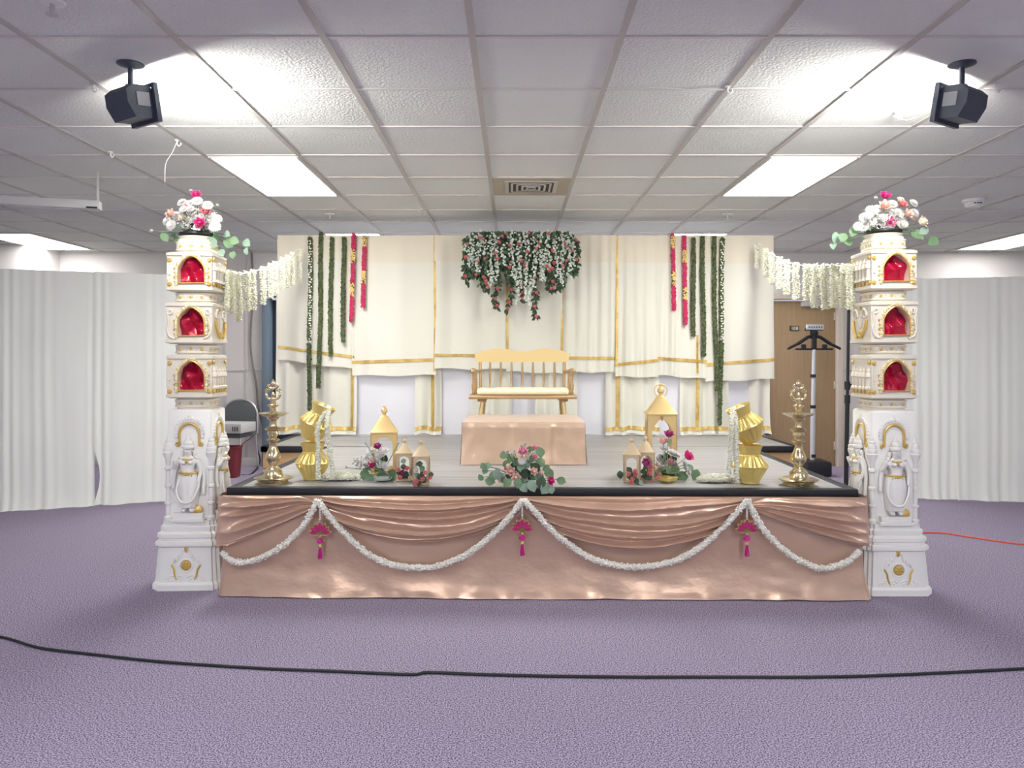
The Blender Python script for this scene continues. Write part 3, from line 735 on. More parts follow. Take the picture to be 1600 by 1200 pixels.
NOTCH = [(-.8, -1), (.8, -1), (.8, -.9), (.9, -.9), (.9, -.8), (1, -.8), (1, .8), (.9, .8), (.9, .9), (.8, .9), (.8, 1), (-.8, 1), (-.8, .9), (-.9, .9), (-.9, .8), (-1, .8), (-1, -.8), (-.9, -.8), (-.9, -.9), (-.8, -.9)]
def rsq(r=.25, n=5):
    P = []
    for q in range(4):
        cx, cy = [(1-r, -1+r), (1-r, 1-r), (-1+r, 1-r), (-1+r, -1+r)][q]
        for k in range(n): a = -PI/2+q*PI/2+k/(n-1)*PI/2; P.append((cx+r*math.cos(a), cy+r*math.sin(a)))
    return P
def spiral(cx, cz, r0, r1, a0, turns, y, n=20):
    return [(cx+lp(r0, r1, k/n)*math.cos(a0+turns*2*PI*k/n), y, cz+lp(r0, r1, k/n)*math.sin(a0+turns*2*PI*k/n)) for k in range(n+1)]
def pillar(label, loc, rz, side):
    t = thing('carved_pillar', label, 'pillar', loc, rz, 'carved cream pillars')
    b = MB(); LV_ = []
    for h, z in ((.198, 0), (.198, .032), (.192, .042), (.186, .046), (.172, .235), (.172, .243), (.185, .25), (.188, .262), (.184, .276), (.172, .28), (.171, .292), (.178, .298), (.178, .318), (.170, .325), (.160, .33), (.163, .345), (.163, .358), (.152, .366), (.150, .39), (.1, .392)):
        LV_.append((h, h, z))
    b.loft(NOTCH, LV_)
    def faces(): return [Matrix.Identity(4), Matrix.Rotation(R(90*side), 4, 'Z')]
    rel = MB(); gd = MB()
    for Q in faces():
        y = -.181
        rel.torus((0, -.178, .14), .036, .006, 24, 'y', Q)
        for s in (-1, 1):
            rel.tube(spiral(s*.035, .062, .006, .026, PI/2, 1.2*s, -.184), .005, 6, Q); rel.tube(spiral(s*.075, .066, .005, .02, PI/2, 1.1*s, -.183), .0045, 6, Q); rel.tube(spiral(s*.1, .06, .004, .014, PI/2, 1.1*s, -.184), .004, 6, Q)
            rel.tube(smooth_path([(s*.075, y, .155), (s*.06, y, .185), (s*.052, y+.002, .17), (s*.042, y+.004, .205), (s*.03, y+.006, .19), (s*.018, y+.008, .232), (0, y+.009, .215)], 5), .007, 6, Q)
            gd.tube(smooth_path([(s*.05, y-.003, .06), (s*.062, y-.002, .09), (s*.066, y, .12), (s*.082, y, .145)], 5), [.006]*15+[.003], 6, Q)
        gd.lathe([(0, .008), (.012, .008), (.027, .004), (.030, -.004)], 20, mtx=Q @ TRS((0, -.182, .14), quat((0, -1, 0))))
        for k in range(6): gd.ball((.017*math.cos(k*PI/3), -.188, .14+.017*math.sin(k*PI/3)), .006, 8, mtx=Q)
        gd.ball((0, -.176, .238), .012, 10, (1, .7, 2.1), mtx=Q)
    # shaft
    sh = MB(); sh.loft(rsq(.06, 3), [(.125, .125, .385), (.125, .125, 1.02), (.118, .118, 1.03), (.105, .105, 1.034)])
    for Q in faces(): sh.box(0, -.135, .415, .17, .05, .045, .006, Q); sh.box(0, -.138, .395, .19, .06, .02, .004, Q)
    sh.build('shaft', 'ivoryp', t); 
    col = MB()
    for sx in (-1, 1):
        for sy in (-1, 1):
            col.lathe([(.024, .392), (.024, .41), (.014, .42), (.014, .48), (.021, .485), (.021, .495), (.014, .5), (.014, .58), (.021, .585), (.021, .597), (.014, .602), (.014, .68), (.021, .686), (.021, .698), (.014, .705), (.016, .745), (.028, .77), (.030, .785), (.026, .79), (.028, .80), (.026, .812), (.022, .815), (.024, .825), (.020, .84), (.016, .843), (.017, .853), (.010, .862), (.011, .869), (.003, .885), (0, .887)], 14, c=(sx*.122, sy*.122, 0))
    col.build('corner_column', 'ivoryp', t)
    sc = MB()
    for Q in faces():
        P = [(-.056, -.13, .835)]+[(.056*math.cos(PI-a*PI/12), -.131, .895+.056*math.sin(PI-a*PI/12)) for a in range(13)]+[(.056, -.13, .835)]
        gd.tube(P, .0075, 8, Q)
        for s in (-1, 1): gd.tube(spiral(s*.064, .833, .004, .012, 0 if s > 0 else PI, -1.2*s, -.131), .006, 6, Q)
        for k in range(17):
            a = PI*k/16*1.16-.08*PI; sc.ball((.078*math.cos(a), -.127, .897+.082*math.sin(a)), .0125, 8, (1, .8, 1), mtx=Q)
        sc.tube([(.067*math.cos(PI*k/20*1.1-.05*PI), -.126, .896+.068*math.sin(PI*k/20*1.1-.05*PI)) for k in range(21)], .006, 6, Q)
        sc.ball((0, -.127, .99), .010, 8, (1, .7, 1.7), mtx=Q)
        gd.lathe([(0, .01), (.012, .009), (.026, .003), (.028, -.01)], 14, mtx=Q @ TRS((.052, -.150, .455), quat((0, -1, .2))), rf=lambda a, z: 1+.12*math.sin(a*7))
    sc.build('arch_moulding', 'ivoryp', t)
    for Q in faces():
        m_ = Q @ TRS((0, -.140, .437), None, (1.36, 1.2, 1.08)); lo, ro, sc_ = m_.decompose()
        o = link('figure', FIG, t, lo, ro, sc_); o['label'] = 'white relief figure of a standing crowned woman, one hand raised'
        for n_, me in (('dress', FD), ('crown', FC), ('jewellery', FG)): link(n_, me, o)
    b.build('pedestal', 'ivoryp', t, 30); rel.build('pedestal_relief', 'ivoryp', t)
    # collars and niche boxes
    co = MB()
    def collar(z0, z1, h):
        m_ = (z0+z1)/2; co.loft(rsq(.5, 6), [(h*.93, h*.93, z0-.012), (h*.93, h*.93, z0), (h*1.03, h*1.03, z0+.004), (h*1.03, h*1.03, z0+.011), (h, h, z0+.014), (h, h, z1-.014), (h*1.03, h*1.03, z1-.011), (h*1.03, h*1.03, z1-.004), (h*.93, h*.93, z1), (h*.93, h*.93, z1+.012)])
        for Q in faces():
            for k in (-1, 0, 1): gd.ball((k*h*.62, -h*1.0, m_), .011, 8, (1, .45, .85), mtx=Q)
            zz = [(-h*.75+h*1.5*k/12, -h*1.01, m_+(.010 if k % 2 else -.010)) for k in range(13)]
            co.tube(zz, .003, 5, Q)
    collar(1.043, 1.092, .104); collar(1.358, 1.41, .102); collar(1.662, 1.715, .102); collar(1.958, 2.018, .100)
    co.build('collar', 'cream', t)
    Zs = ((1.103, 1.347, 0), (1.42, 1.652, 1), (1.726, 1.945, 0))
    for i, (z0, z1, style) in enumerate(Zs):
        H = z1-z0; bxm = MB(); w_ = .127 if style == 0 else .131; hc = .012; dep = .115
        hole = arch(hc, .150, z0+.042, z0+H*.50, 12, .014)
        bxm.holed(-w_, w_, z0+.012, z1-.012, hole, -w_, -w_+dep)
        for s in (-1, 1):
            for q_ in range(4): gd.ball((hc+s*(.094+.004*(q_ % 2)), -w_-.001, z0+.05+.026*q_), .007, 6)
        bxm.box(0, (-w_+dep+w_)/2, (z0+z1)/2, 2*w_, 2*w_-dep, H-.024, 0)
        for z in (z0, z1): bxm.loft(rsq(.1, 3), [(w_*.9, w_*.9, z-.006), (w_+.008, w_+.008, z+(.002 if z == z0 else -.018)), (w_+.008, w_+.008, z+(.018 if z == z0 else -.002)), (w_*.9, w_*.9, z+.006)])
        # sides: little turrets or scrolls
        for Q in faces()[1:]:
            if style == 0:
                for k in range(5):
                    x = -.092+.046*k; bxm.lathe([(.020, z0+.05), (.020, z0+.062), (.013, z0+.066), (.013, z0+.115), (.019, z0+.12), (.019, z0+.135), (.012, z0+.15), (.014, z0+.155), (.004, z0+.178), (0, z0+.18)], 10, c=(x, -w_, 0), mtx=Q)
                    gd.box(x, -w_-.004, z0+.034, .02, .012, .02, .003, Q)
                for z in (z0+.035, z1-.04):
                    for s in (-1, 1): gd.lathe([(0, .008), (.010, .007), (.014, 0)], 10, mtx=Q @ TRS((s*.108, -w_-.004, z), quat((0, -1, 0))))
            else:
                for s in (-1, 1):
                    bxm.tube(spiral(s*.06, z0+.165, .006, .036, PI/2, 1.3*s, -w_-.004), .008, 6, Q)
                    gd.tube(smooth_path([(s*.085, -w_-.006, z0+.13), (s*.07, -w_-.01, z0+.08), (s*.03, -w_-.014, z0+.035), (0, -w_-.01, z0+.05)], 6), .008, 6, Q)
                gd.ball((0, -w_-.004, z0+.055), .014, 8, (1, .7, 1.2), mtx=Q); bxm.ball((0, -w_, z0+.12), .03, 10, (1, .5, 1.3), mtx=Q); gd.ball((0, -w_-.002, z1-.03), .012, 8, (1, .6, 1), mtx=Q)
        # front: beaded frame round the niche
        fm = MB(); n = 26
        ring = arch(hc, .172, z0+.032, z0+H*.50, 18, .018)[2:]
        for k, (x, z) in enumerate([(hc-.086, z0+.035+.018*q) for q in range(5)]+[(hc+.086, z0+.035+.018*q) for q in range(5)]+ring):
            fm.ball((x, -w_-.002, z), .0115+.003*math.sin(k*2.1), 7, (1, .8, 1))
        fm.build('niche_moulding', 'palegild', t)
        gf = [(hc-.076, -w_-.006, z0+.042)]+[(x*1.0, -w_-.006, z) for x, z in reversed(arch(hc, .152, z0+.04, z0+H*.50, 14, .014)[2:])]+[(hc+.076, -w_-.006, z0+.042), (hc-.076, -w_-.006, z0+.040)]
        gd.tube(gf, .0045, 6)
        if style == 0:
            for s in (-1, 1):
                for z in (z0+.035, z1-.045): gd.lathe([(0, .008), (.008, .008), (.012, .004), (.015, -.004)], 10, mtx=TRS((s*.113, -w_-.002, z), quat((0, -1, 0))))
                bxm.tube([(s*.123, -w_-.002, z0+.06), (s*.123, -w_-.002, z1-.06)], .006, 6); bxm.box(s*.116, -w_-.003, z0+H*.42, .02, .01, .008, .002)
        else:
            for s in (-1, 1):
                bxm.tube(spiral(s*.108, z1-.05, .004, .018, -PI/2, 1.2*s, -w_-.003), .006, 6); bxm.tube(smooth_path([(s*.122, -w_-.002, z1-.06), (s*.116, -w_-.004, z0+.12), (s*.124, -w_-.003, z0+.08), (s*.112, -w_-.004, z0+.04), (s*.08, -w_-.004, z0+.022)], 6), .007, 6)
        bxm.build('niche_box', 'cream', t, 30)
        def red(u, v, z0=z0, H=H, i=i):
            x = lp(hc-.078, hc+.078, u); z = lp(z0+.036, z0+H*.5+.085, v)
            cr = .03*abs(((u*1.7+v*.9+i*.37) % 1)-.5)*2+.022*abs(((u*.8-v*1.3+i*.21+side*.3) % 1)-.5)*2
            return (x, -w_+.066-cr+.012*nz(u*4, v*4, i+side), z)
        MB().grid(red, 24, 24).build('red_cloth', 'redcloth', t, 30)
    gd.build('gilding', 'gild', t)
    MB().lathe([(.0, 2.026), (.085, 2.026), (.104, 2.045), (.107, 2.05), (.1, 2.05), (.08, 2.034), (0, 2.034)], 24).build('top_cup', 'cream', t)
    return t
pillar('carved cream pillar with red niches at the left of the stage', (-1.885, 4.59, 0), R(3), 1)
pillar('carved cream pillar with red niches at the right of the stage', (2.166, 4.49, 0), 0, -1)
# bouquets on the pillars
def tray_bouquet(label, base, zx, fl, lv, br):
    t = bouquet(label, base, fl, lv, zx, .10, br, crown=.02, fill=(14, br[1], 255, br[1]*0+140, 150), group='bouquets on the pillar tops')
    MB().lathe([(.0, .0), (.09, .0), (.102, .012), (.102, .022), (.096, .022), (.088, .012), (0, .01)], 28).build('tray', 'black', t)
    MB().lathe([(.06, .01), (.07, .04), (.05, .075), (0, .085)], 20).build('foam_block', 'leaf', t)
ZL = (220, 290, 3.635, 4.55)
tray_bouquet('bouquet of pink roses and white daisies on the left pillar', (-1.885, 4.59, 2.052), ZL,
    [('hotpink', 330, 68, .026), ('coral', 280, 148, .027), ('blush', 192, 172, .026), ('coral', 378, 158, .028), ('hotpink', 363, 230, .028), ('mum', 240, 100, .026), ('mum', 350, 105, .028), ('mum', 398, 124, .028), ('mum', 172, 210, .026), ('mum', 205, 238, .03), ('mum', 440, 232, .026), ('mum', 420, 210, .025), ('mum', 462, 200, .022), ('mum', 220, 178, .022), ('mum', 310, 200, .022), ('mum', 300, 110, .02), ('creamrose', 250, 196, .02), ('mum', 455, 248, .022), ('whiteflower', 292, 34, .010), ('whiteflower', 440, 118, .010), ('whiteflower', 80, 262, .013)],
    [('euc', 138, 297, .055), ('euc', 195, 305, .05), ('euc', 245, 235, .05), ('euc', 400, 292, .075), ('eucb', 405, 325, .07), ('eucb', 310, 295, .045), ('euc', 355, 335, .05), ('euc', 480, 322, .06), ('euc', 535, 316, .055), ('eucb', 588, 320, .055), ('eucb', 590, 368, .04), ('euc', 522, 395, .045), ('eucb', 480, 275, .05), ('eucb', 450, 380, .05), ('euc', 330, 180, .04), ('euc', 260, 250, .04)], (800, 320, 190, .125, .085))
ZR = (1220, 290, 3.635, 4.45)
tray_bouquet('bouquet of pink roses and white daisies on the right pillar', (2.166, 4.49, 2.052), ZR,
    [('hotpink', 590, 68, .027), ('blush', 560, 135, .03), ('coral', 680, 115, .027), ('hotpink', 600, 215, .03), ('blush', 680, 178, .025), ('creamrose', 790, 212, .03), ('mum', 495, 145, .026), ('mum', 455, 190, .026), ('mum', 612, 115, .026), ('mum', 730, 110, .024), ('mum', 470, 235, .026), ('mum', 420, 240, .024), ('mum', 560, 192, .024), ('mum', 640, 160, .022), ('mum', 735, 165, .024), ('creamrose', 735, 190, .02), ('mum', 510, 210, .024), ('mum', 660, 225, .022), ('creamrose', 670, 92, .02), ('whiteflower', 512, 85, .010)],
    [('eucb', 320, 290, .06), ('euc', 352, 297, .055), ('euc', 410, 265, .055), ('euc', 405, 310, .055), ('eucb', 316, 335, .04), ('eucb', 575, 320, .05), ('euc', 655, 275, .06), ('eucb', 690, 270, .055), ('euc', 660, 335, .07), ('euc', 730, 235, .05), ('euc', 780, 282, .07), ('eucb', 812, 262, .05), ('euc', 880, 310, .065), ('euc', 740, 380, .05), ('euc', 600, 390, .04), ('euc', 540, 235, .04)], (800, 590, 195, .125, .085))

# ------------------------------------------------------------------ hanging flower strings between pillars and backdrop
def toran(label, cord, strands, r):
    P = [Vector(p) for p in smooth_path(cord, 12)]; t = thing('flower_string', label, 'flower garland', P[0], 0, 'hanging ivory flower strings'); o0 = P[0]
    MB().tube([p-o0 for p in P], .003, 6).build('cord', 'white', t)
    for px, py in strands:                                  # px of the strand, py of its lower end
        best = min(P, key=lambda p: abs(CX+p.x/p.y*F-px)); z1 = CZ-(py-HY)/F*best.y
        s = MB(); top = best-o0+Vector((0, 0, .012)); bot = Vector((top.x, top.y, z1-o0.z))
        pts = [top, top.lerp(bot, .33)+rv(.006), top.lerp(bot, .66)+rv(.006), bot]
        for _ in range(1): ob = dense_garland(pts, r, 'ivoryflower', .011, 800, 'flower_strand', t, n=6, flat=(.55, .55, 1.5))
toran('string of short ivory flower strands from the left pillar to the backdrop', [at(348, 424, 4.62), at(385, 427, 5.3), at(430, 411, 6.2), at(474, 386, 7.08)],
      [(350, 484), (361, 490), (371, 503), (386, 486), (397, 484), (411, 476), (421, 466), (430, 462), (440, 452), (449, 450), (458, 446), (467, 440)], .0215)
toran('string of short ivory flower strands from the backdrop to the right pillar', [at(1336, 416, 4.5), at(1296, 415, 5.0), at(1250, 414, 5.6), at(1215, 402, 6.4), at(1178, 378, 7.08)],
      [(1330, 484), (1320, 481), (1304, 481), (1289, 483), (1274, 481), (1259, 470), (1245, 468), (1230, 460), (1217, 452), (1205, 444), (1195, 432), (1185, 420)], .0255)

# ------------------------------------------------------------------ long garlands on the backdrop
YG = 7.165
def green(px0, y0, px1, y1, lab, white=None, gap=None, side='l'):
    t = thing('leaf_garland', lab, 'garland', at(px0, y0, YG), 0, 'long green garlands on the backdrop'); o0 = at(px0, y0, YG)
    segs = [(y0, y1)] if not gap else [(y0, gap), (gap+6, y1)]
    for a, c in segs:
        f = lambda y: at(lp(px0, px1, (y-y0)/(y1-y0))+.8*math.sin(y*.03+px0), y, YG)-o0
        dense_garland([f(lp(a, c, k/5)) for k in range(6)], .0225, 'garlandgreen', .0135, 520, 'leaf_rope', t, n=6)
    if white:
        mb = MB()
        for k in range(int((white-y0)/4)):
            y = y0+6+k*4
            for _ in range(2): mb.add(OV, OF, TRS(at(px0+random.uniform(-2.6, 2.6), y+random.uniform(-1, 1), YG-.02)-o0, quat((random.uniform(-.5, .5), -1, 0)), .008))
        mb.build('white_buds', 'jasmine', t, 80)
    return t
green(485, 371, 483, 641, 'longest green garland at far left of the backdrop, white buds above', 531, 531)
green(502, 363, 498, 606, 'second green garland from the left edge of the backdrop')
green(518, 371, 516, 556, 'third green garland from the left edge of the backdrop')
green(537, 371, 536, 534, 'shortest of the left green garlands, beside the left red ones')
green(1083, 372, 1084, 525, 'shortest of the right green garlands, beside the right red ones')
green(1098, 369, 1099, 557, 'green garland third from the right edge of the backdrop')
green(1115, 369, 1120, 610, 'green garland second from the right edge of the backdrop')
green(1129, 372, 1125, 664, 'longest green garland at far right of the backdrop, white buds above', 535, 525)
def red(px0, px1, y0, y1, bands, lab):
    o0 = at(px0, y0, YG); t = thing('rose_garland', lab, 'garland', o0, 0, 'red garlands on the backdrop')
    f = lambda y: at(lp(px0, px1, (y-y0)/(y1-y0)), y, YG)-o0
    cur = y0; segs = []
    for a, c in bands:
        if a > cur+1: segs.append((cur, a))
        cur = c
    segs.append((cur, y1))
    for a, c in segs: dense_garland([f(lp(a, c, k/3)) for k in range(4)], .0225, 'garlandred', .0135, 560, 'petal_rope', t, n=5)
    for a, c in bands:
        o = dense_garland([f(lp(a, c, k/3)) for k in range(4)], .021, 'garlandgreen', .009, 260, 'bead_band', t, n=5)
        mb = MB()
        for k in range(int((c-a)*2.2)): mb.ball(f(random.uniform(a, c))+Vector((random.uniform(-.02, .02), -.022, 0)), .0075, 6)
        mb.build('yellow_buds', 'goldtrimb', t)
M['goldtrimb'] = mat('yellow_bud', (.78, .55, .20), .6)
red(553, 549, 366, 502, [(391, 411), (443, 463)], 'left red garland nearer the green ones, yellow bud bands')
red(570, 567, 368, 480, [(368, 385), (424, 443)], 'shorter left red garland nearer the flower cluster')
red(1051, 1053, 366, 484, [(370, 388), (425, 446)], 'shorter right red garland nearer the flower cluster')
red(1069, 1071, 368, 507, [(391, 410), (449, 468)], 'right red garland nearer the green ones, yellow bud bands')

# ------------------------------------------------------------------ flower cluster hung over the backdrop centre
YC = 7.0
o0 = at(814, 362, YC); t = thing('flower_cluster', 'cascading cluster of white and pink flowers over the backdrop centre', 'flower cluster', o0)
lv = MB(); lv2 = MB()
def low_edge(px): return 436+12*math.sin(px*.11)+8*math.sin(px*.31) if 735 < px < 895 else 425
for k in range(2300):
    px = random.uniform(727, 901); ed = min(1, (px-722)/16, (906-px)/16); y0 = lp(385, 361, ed); y1 = lp(430, low_edge(px), ed)
    py = lp(y0, y1, random.random()**1.1); Y = YC+random.uniform(-.10, .08)
    (lv if k % 3 else lv2).add(SV, SF, TRS(at(px, py, Y)-o0, quat((random.uniform(-.7, .7), -1, random.uniform(-.2, .8)), PI+random.uniform(-.9, .9)), random.uniform(.03, .055)))
o = lv.build('foliage', 'vine', t, 80); o['kind'] = 'stuff'; o = lv2.build('foliage', 'leaf', t, 80); o['kind'] = 'stuff'
ws = [(738, 366, 412), (747, 361, 430), (757, 372, 400), (768, 362, 444), (776, 368, 438), (787, 380, 415), (800, 362, 432), (812, 365, 450), (822, 362, 470), (835, 372, 452), (845, 364, 440), (857, 362, 420), (870, 370, 436), (879, 363, 446), (889, 366, 428), (896, 378, 418), (808, 430, 476), (829, 430, 478), (765, 425, 452), (732, 380, 415), (849, 395, 440)]
for px, y0, y1 in ws:
    mb = MB(); n = int((y1-y0)*.85)
    for k in range(n):
        f = k/n; wd = 3.6*(1-.6*f)
        mb.add(LV, LF, TRS(at(px+random.uniform(-wd, wd)+1.5*math.sin(f*7+px), lp(y0, y1, f), YC-.11+random.uniform(-.02, .02))-o0, quat((random.uniform(-.6, .6), -1, random.uniform(-.3, .8)), random.uniform(0, 6)), random.uniform(.016, .026)))
    mb.build('wisteria_strand', 'wisteria', t, 80)

for zx, zy in ((280, 125), (315, 140), (525, 95), (480, 110), (635, 180), (775, 140), (815, 180), (790, 224), (930, 240), (1040, 170), (1060, 205), (1145, 145), (1145, 320), (1060, 330), (425, 262), (445, 310), (330, 312), (270, 330), (548, 390), (560, 345), (665, 332), (680, 378), (945, 350), (930, 400), (880, 380), (1025, 375), (905, 420), (778, 480), (165, 180), (160, 300), (150, 470), (345, 515), (320, 475), (245, 455), (720, 85), (895, 90), (705, 250), (545, 190), (1110, 240), (455, 165)):
    put(t, 'coral', at(700+zx/5.715, 350+zy/5.715, YC-.13)-o0, random.uniform(.015, .021), Vector((random.uniform(-.4, .4), -1, .2)))
for k in range(46):
    px = random.uniform(732, 898); put(t, 'whiteflower', at(px, random.uniform(366, 428), YC-.12)-o0, random.uniform(.011, .017), Vector((random.uniform(-.5, .5), -1, .2)))
vines = [[(440, 440), (450, 560), (420, 650), (440, 750)], [(560, 440), (565, 560), (550, 680), (530, 770)], [(655, 440), (660, 560), (665, 680)], [(775, 400), (780, 560), (790, 640), (770, 740), (790, 840)], [(935, 420), (940, 500), (910, 575), (945, 580)], [(345, 420), (330, 500), (360, 580)], [(165, 130), (160, 250), (155, 400), (165, 520)], [(1130, 130), (1160, 220), (1150, 320), (1145, 430)], [(250, 400), (245, 460)]]
for V_ in vines:
    P = smooth_path([at(700+a/5.715, 350+c/5.715, YC-.08)-o0 for a, c in V_], 8); mb = MB(); mb.tube(P, .003, 5)
    for i, p in enumerate(P):
        for _ in range(2): mb.add(SV, SF, TRS(p+rv(.012), quat((random.uniform(-.8, .8), -1, .3), PI+random.uniform(-1.3, 1.3)), random.uniform(.03, .05)))
    vn = mb.build('trailing_vine', 'leaf', t, 80)
    for f in (.45, .75, .97):
        if V_[-1][1] > 560: 
            p = P[int(f*(len(P)-1))]; o = link('rose', FM['coral'], vn, p+Vector((0, -.02, 0)), quat((.1, -1, .3)), .019); o['label'] = 'coral pink rose'

# ------------------------------------------------------------------ bench, cushion and draped box
BYf, BYb = 6.16, 6.56; bw = .435; bx0 = at(817, 617, BYf).x; sz = .435
t = thing('spindle_bench', 'gold painted spindle back bench in front of the ivory backdrop', 'bench', (bx0, (BYf+BYb)/2, STG))
MB().box(0, -.0, sz-.016, bw*2, .43, .03, .009).build('seat', 'benchdark', t)
hb = .76; yb = .19
def rail(u):                                                # double hump outline
    x = lp(-.41, .41, u); a = abs(x); return x, hb+.043-.0*a+(.012*math.cos((a-.2)/.2*PI/1.0) if a < .40 else -.012)-(.016 if a > .36 else 0)
top = [rail(k/40) for k in range(41)]
MB().prism([(-.39, hb-.062)]+[(.39, hb-.062)]+[(x, z) for x, z in reversed(top)], yb-.012+.02, yb+.014+.02).build('crest_rail', 'bench', t, 30)
sprof = [(.008, 0), (.008, .03), (.012, .045), (.009, .05), (.012, .056), (.008, .065), (.0095, .12), (.011, .16), (.008, .25), (.007, .27)]
for k in range(7):
    x = lp(-.27, .27, k/6); MB().lathe(sprof, 12, c=(x*1.02, yb+.02, sz-.003)).build('spindle', 'benchdark', t)
for s in (-1, 1):
    MB().tube([(s*.355, yb+.005, sz-.01), (s*.36, yb+.022, hb-.04)], .013, 10).build('back_post', 'benchdark', t)
    MB().lathe([(.010, 0), (.014, .02), (.010, .03), (.015, .05), (.017, .075), (.012, .10), (.010, .12), (.013, .13), (.010, .14), (.014, .165), (.012, .19)], 12, c=(s*.40, -.11, sz-.003)).build('arm_post', 'benchdark', t)
    MB().lathe([(.008, 0), (.012, .06), (.008, .18)], 10, c=(s*.385, .03, sz-.003)).build('arm_spindle', 'benchdark', t)
    a_ = MB(); a_.tube(smooth_path([(s*.36, yb+.02, sz+.185), (s*.38, .05, sz+.19), (s*.40, -.10, sz+.20), (s*.405, -.155, sz+.195)], 6), [.013]*12+[.016]*5+[.02, .02], 10); a_.ball((s*.405, -.165, sz+.192), .022, 10)
    a_.build('armrest', 'benchdark', t)
    MB().box(s*.33, 0, sz-.042, .07, .34, .022, .004).build('leg_mount', 'benchdark', t)
    for yy in (-.14, .15):
        MB().tube([(s*.325, yy, sz-.045), (s*.345, yy*1.12, .22), (s*.365, yy*1.3, .0)], [.017, .020, .012], 12).build('leg', 'bench', t)
MB().tube([(-.36, .0, .15), (.36, 0, .15)], .010, 10).build('stretcher', 'benchdark', t)
for s in (-1, 1): MB().tube([(s*.352, -.17, .15), (s*.352, .18, .15)], .010, 10).build('side_stretcher', 'benchdark', t)
cu = MB(); cu.box(0, 0, .024, .74, .36, .05, .02)
c_ = tag(cu.build('seat_cushion', 'cushion', None, 60), 'thin cream cushion lying on the gold bench seat', 'cushion'); c_.location = (bx0, 6.34, STG+sz+.002)
A = onz(722, 726, STG); w_ = .845; cxb = at(818, 726, 5.28).x; dp = .76
t = thing('draped_box', 'low box under a rose gold satin cloth in front of the bench', 'box', (cxb, 5.28, STG+.001))
def drape_fn(u, v):                                         # front, top and back in one run; v along the run
    hh = .285; run = hh+dp+hh; s = v*run; x = lp(-w_/2, w_/2, u)
    if s < hh: y, z = -.0, s
    elif s < hh+dp: y, z = s-hh, hh
    else: y, z = dp, hh-(s-hh-dp)
    k = .010*abs(nz(x*5, s*3, 2))+.007*nz(x*14, s*9, 5)+(.012*math.exp(-((x-.17-.05*s)/.018)**2)+.010*math.exp(-((x+.06+.03*s)/.014)**2) if s < hh else 0)
    if s < hh:
        fl = (1-z/hh); y -= k+.010+.02*fl**3*(1+nz(x*6, 0, 1)); x *= 1+.018*fl**2
    elif s < hh+dp: z += .004+k*.4
    else: y += .01+k
    return (x, y, max(0.002, z))
MB().grid(drape_fn, 60, 70).build('satin_cloth', 'satinbox', t, 60)
sd = MB()
for s in (-1, 1):
    def sfn(u, v, s=s):
        y = lp(0, dp, u); z = lp(.287, .002, v); fl = v
        return (s*(w_/2+.002+.012*fl*fl+.010*fl*abs(nz(y*9, s, v*3))), y, z)
    sd.grid(sfn, 30, 16)
sd.build('side_flap', 'satinbox', t, 60)
MB().box(0, dp/2, .14, w_-.03, dp-.04, .27).build('crate', 'wood', t, 0)

# ------------------------------------------------------------------ brass oil lamps
def oil_lamp(px, py, lab):
    c = onz(px, py, STG); c.y += .08
    t = thing('oil_lamp', lab, 'oil lamp', (c.x, c.y, STG+.001), 0, 'tall brass oil lamps')
    MB().lathe([(0, .0), (.088, .0), (.09, .012), (.084, .018), (.108, .03), (.11, .036), (.1, .04), (.06, .045), (.052, .06), (.05, .078), (.036, .088), (.032, .098)], 36).build('base', 'brass', t)
    MB().lathe([(.03, .095), (.022, .105), (.026, .118), (.042, .14), (.044, .158), (.034, .185), (.024, .205), (.02, .225), (.024, .235), (.018, .24), (.036, .25), (.038, .256), (.02, .266), (.022, .275), (.034, .29), (.028, .305), (.046, .315), (.048, .32), (.022, .334), (.018, .35), (.02, .365), (.034, .378), (.036, .39)], 30).build('stem', 'brass', t)
    MB().lathe([(.03, .385), (.06, .394), (.086, .408), (.09, .412), (.084, .413), (.05, .404), (0, .402)], 36, rf=lambda a, z: 1+(.06*max(0, math.cos(a*5))**8 if z > .4 else 0)).build('oil_dish', 'brass', t)
    MB().lathe([(.026, .40), (.03, .41), (.016, .422), (.016, .44), (.03, .452), (.032, .458), (.014, .468), (.014, .485)], 24).build('upper_stem', 'brass', t)
    f = MB(); f.ball((0, 0, .492), .018, 10, (1.2, .7, .8))
    for s in (-1, 1):
        f.tube(smooth_path([(0, 0, .488), (s*.026, 0, .494), (s*.04, 0, .515), (s*.036, 0, .54), (s*.022, 0, .548), (s*.026, 0, .535)], 6), [.008]*14+[.006]*17, 8)
        f.tube(smooth_path([(s*.036, 0, .53), (s*.044, 0, .545), (s*.036, 0, .552)], 4), .005, 6)
        f.tube(smooth_path([(0, 0, .555), (s*.018, 0, .556), (s*.03, 0, .57), (s*.02, 0, .575)], 5), .007, 8)
    f.ball((0, 0, .515), .012, 8, (1, .7, 1.5)); f.ball((0, 0, .555), .012, 8, (1.1, .7, .9))
    f.lathe([(.006, .556), (.016, .572), (.014, .588), (.005, .602), (0, .612)], 12, mtx=Matrix.Diagonal((1, .6, 1, 1)))
    f.build('finial', 'brass', t, 60)
oil_lamp(420, 759, 'tall brass oil lamp on the left end of the stage'); oil_lamp(1256, 762, 'tall brass oil lamp on the right end of the stage')

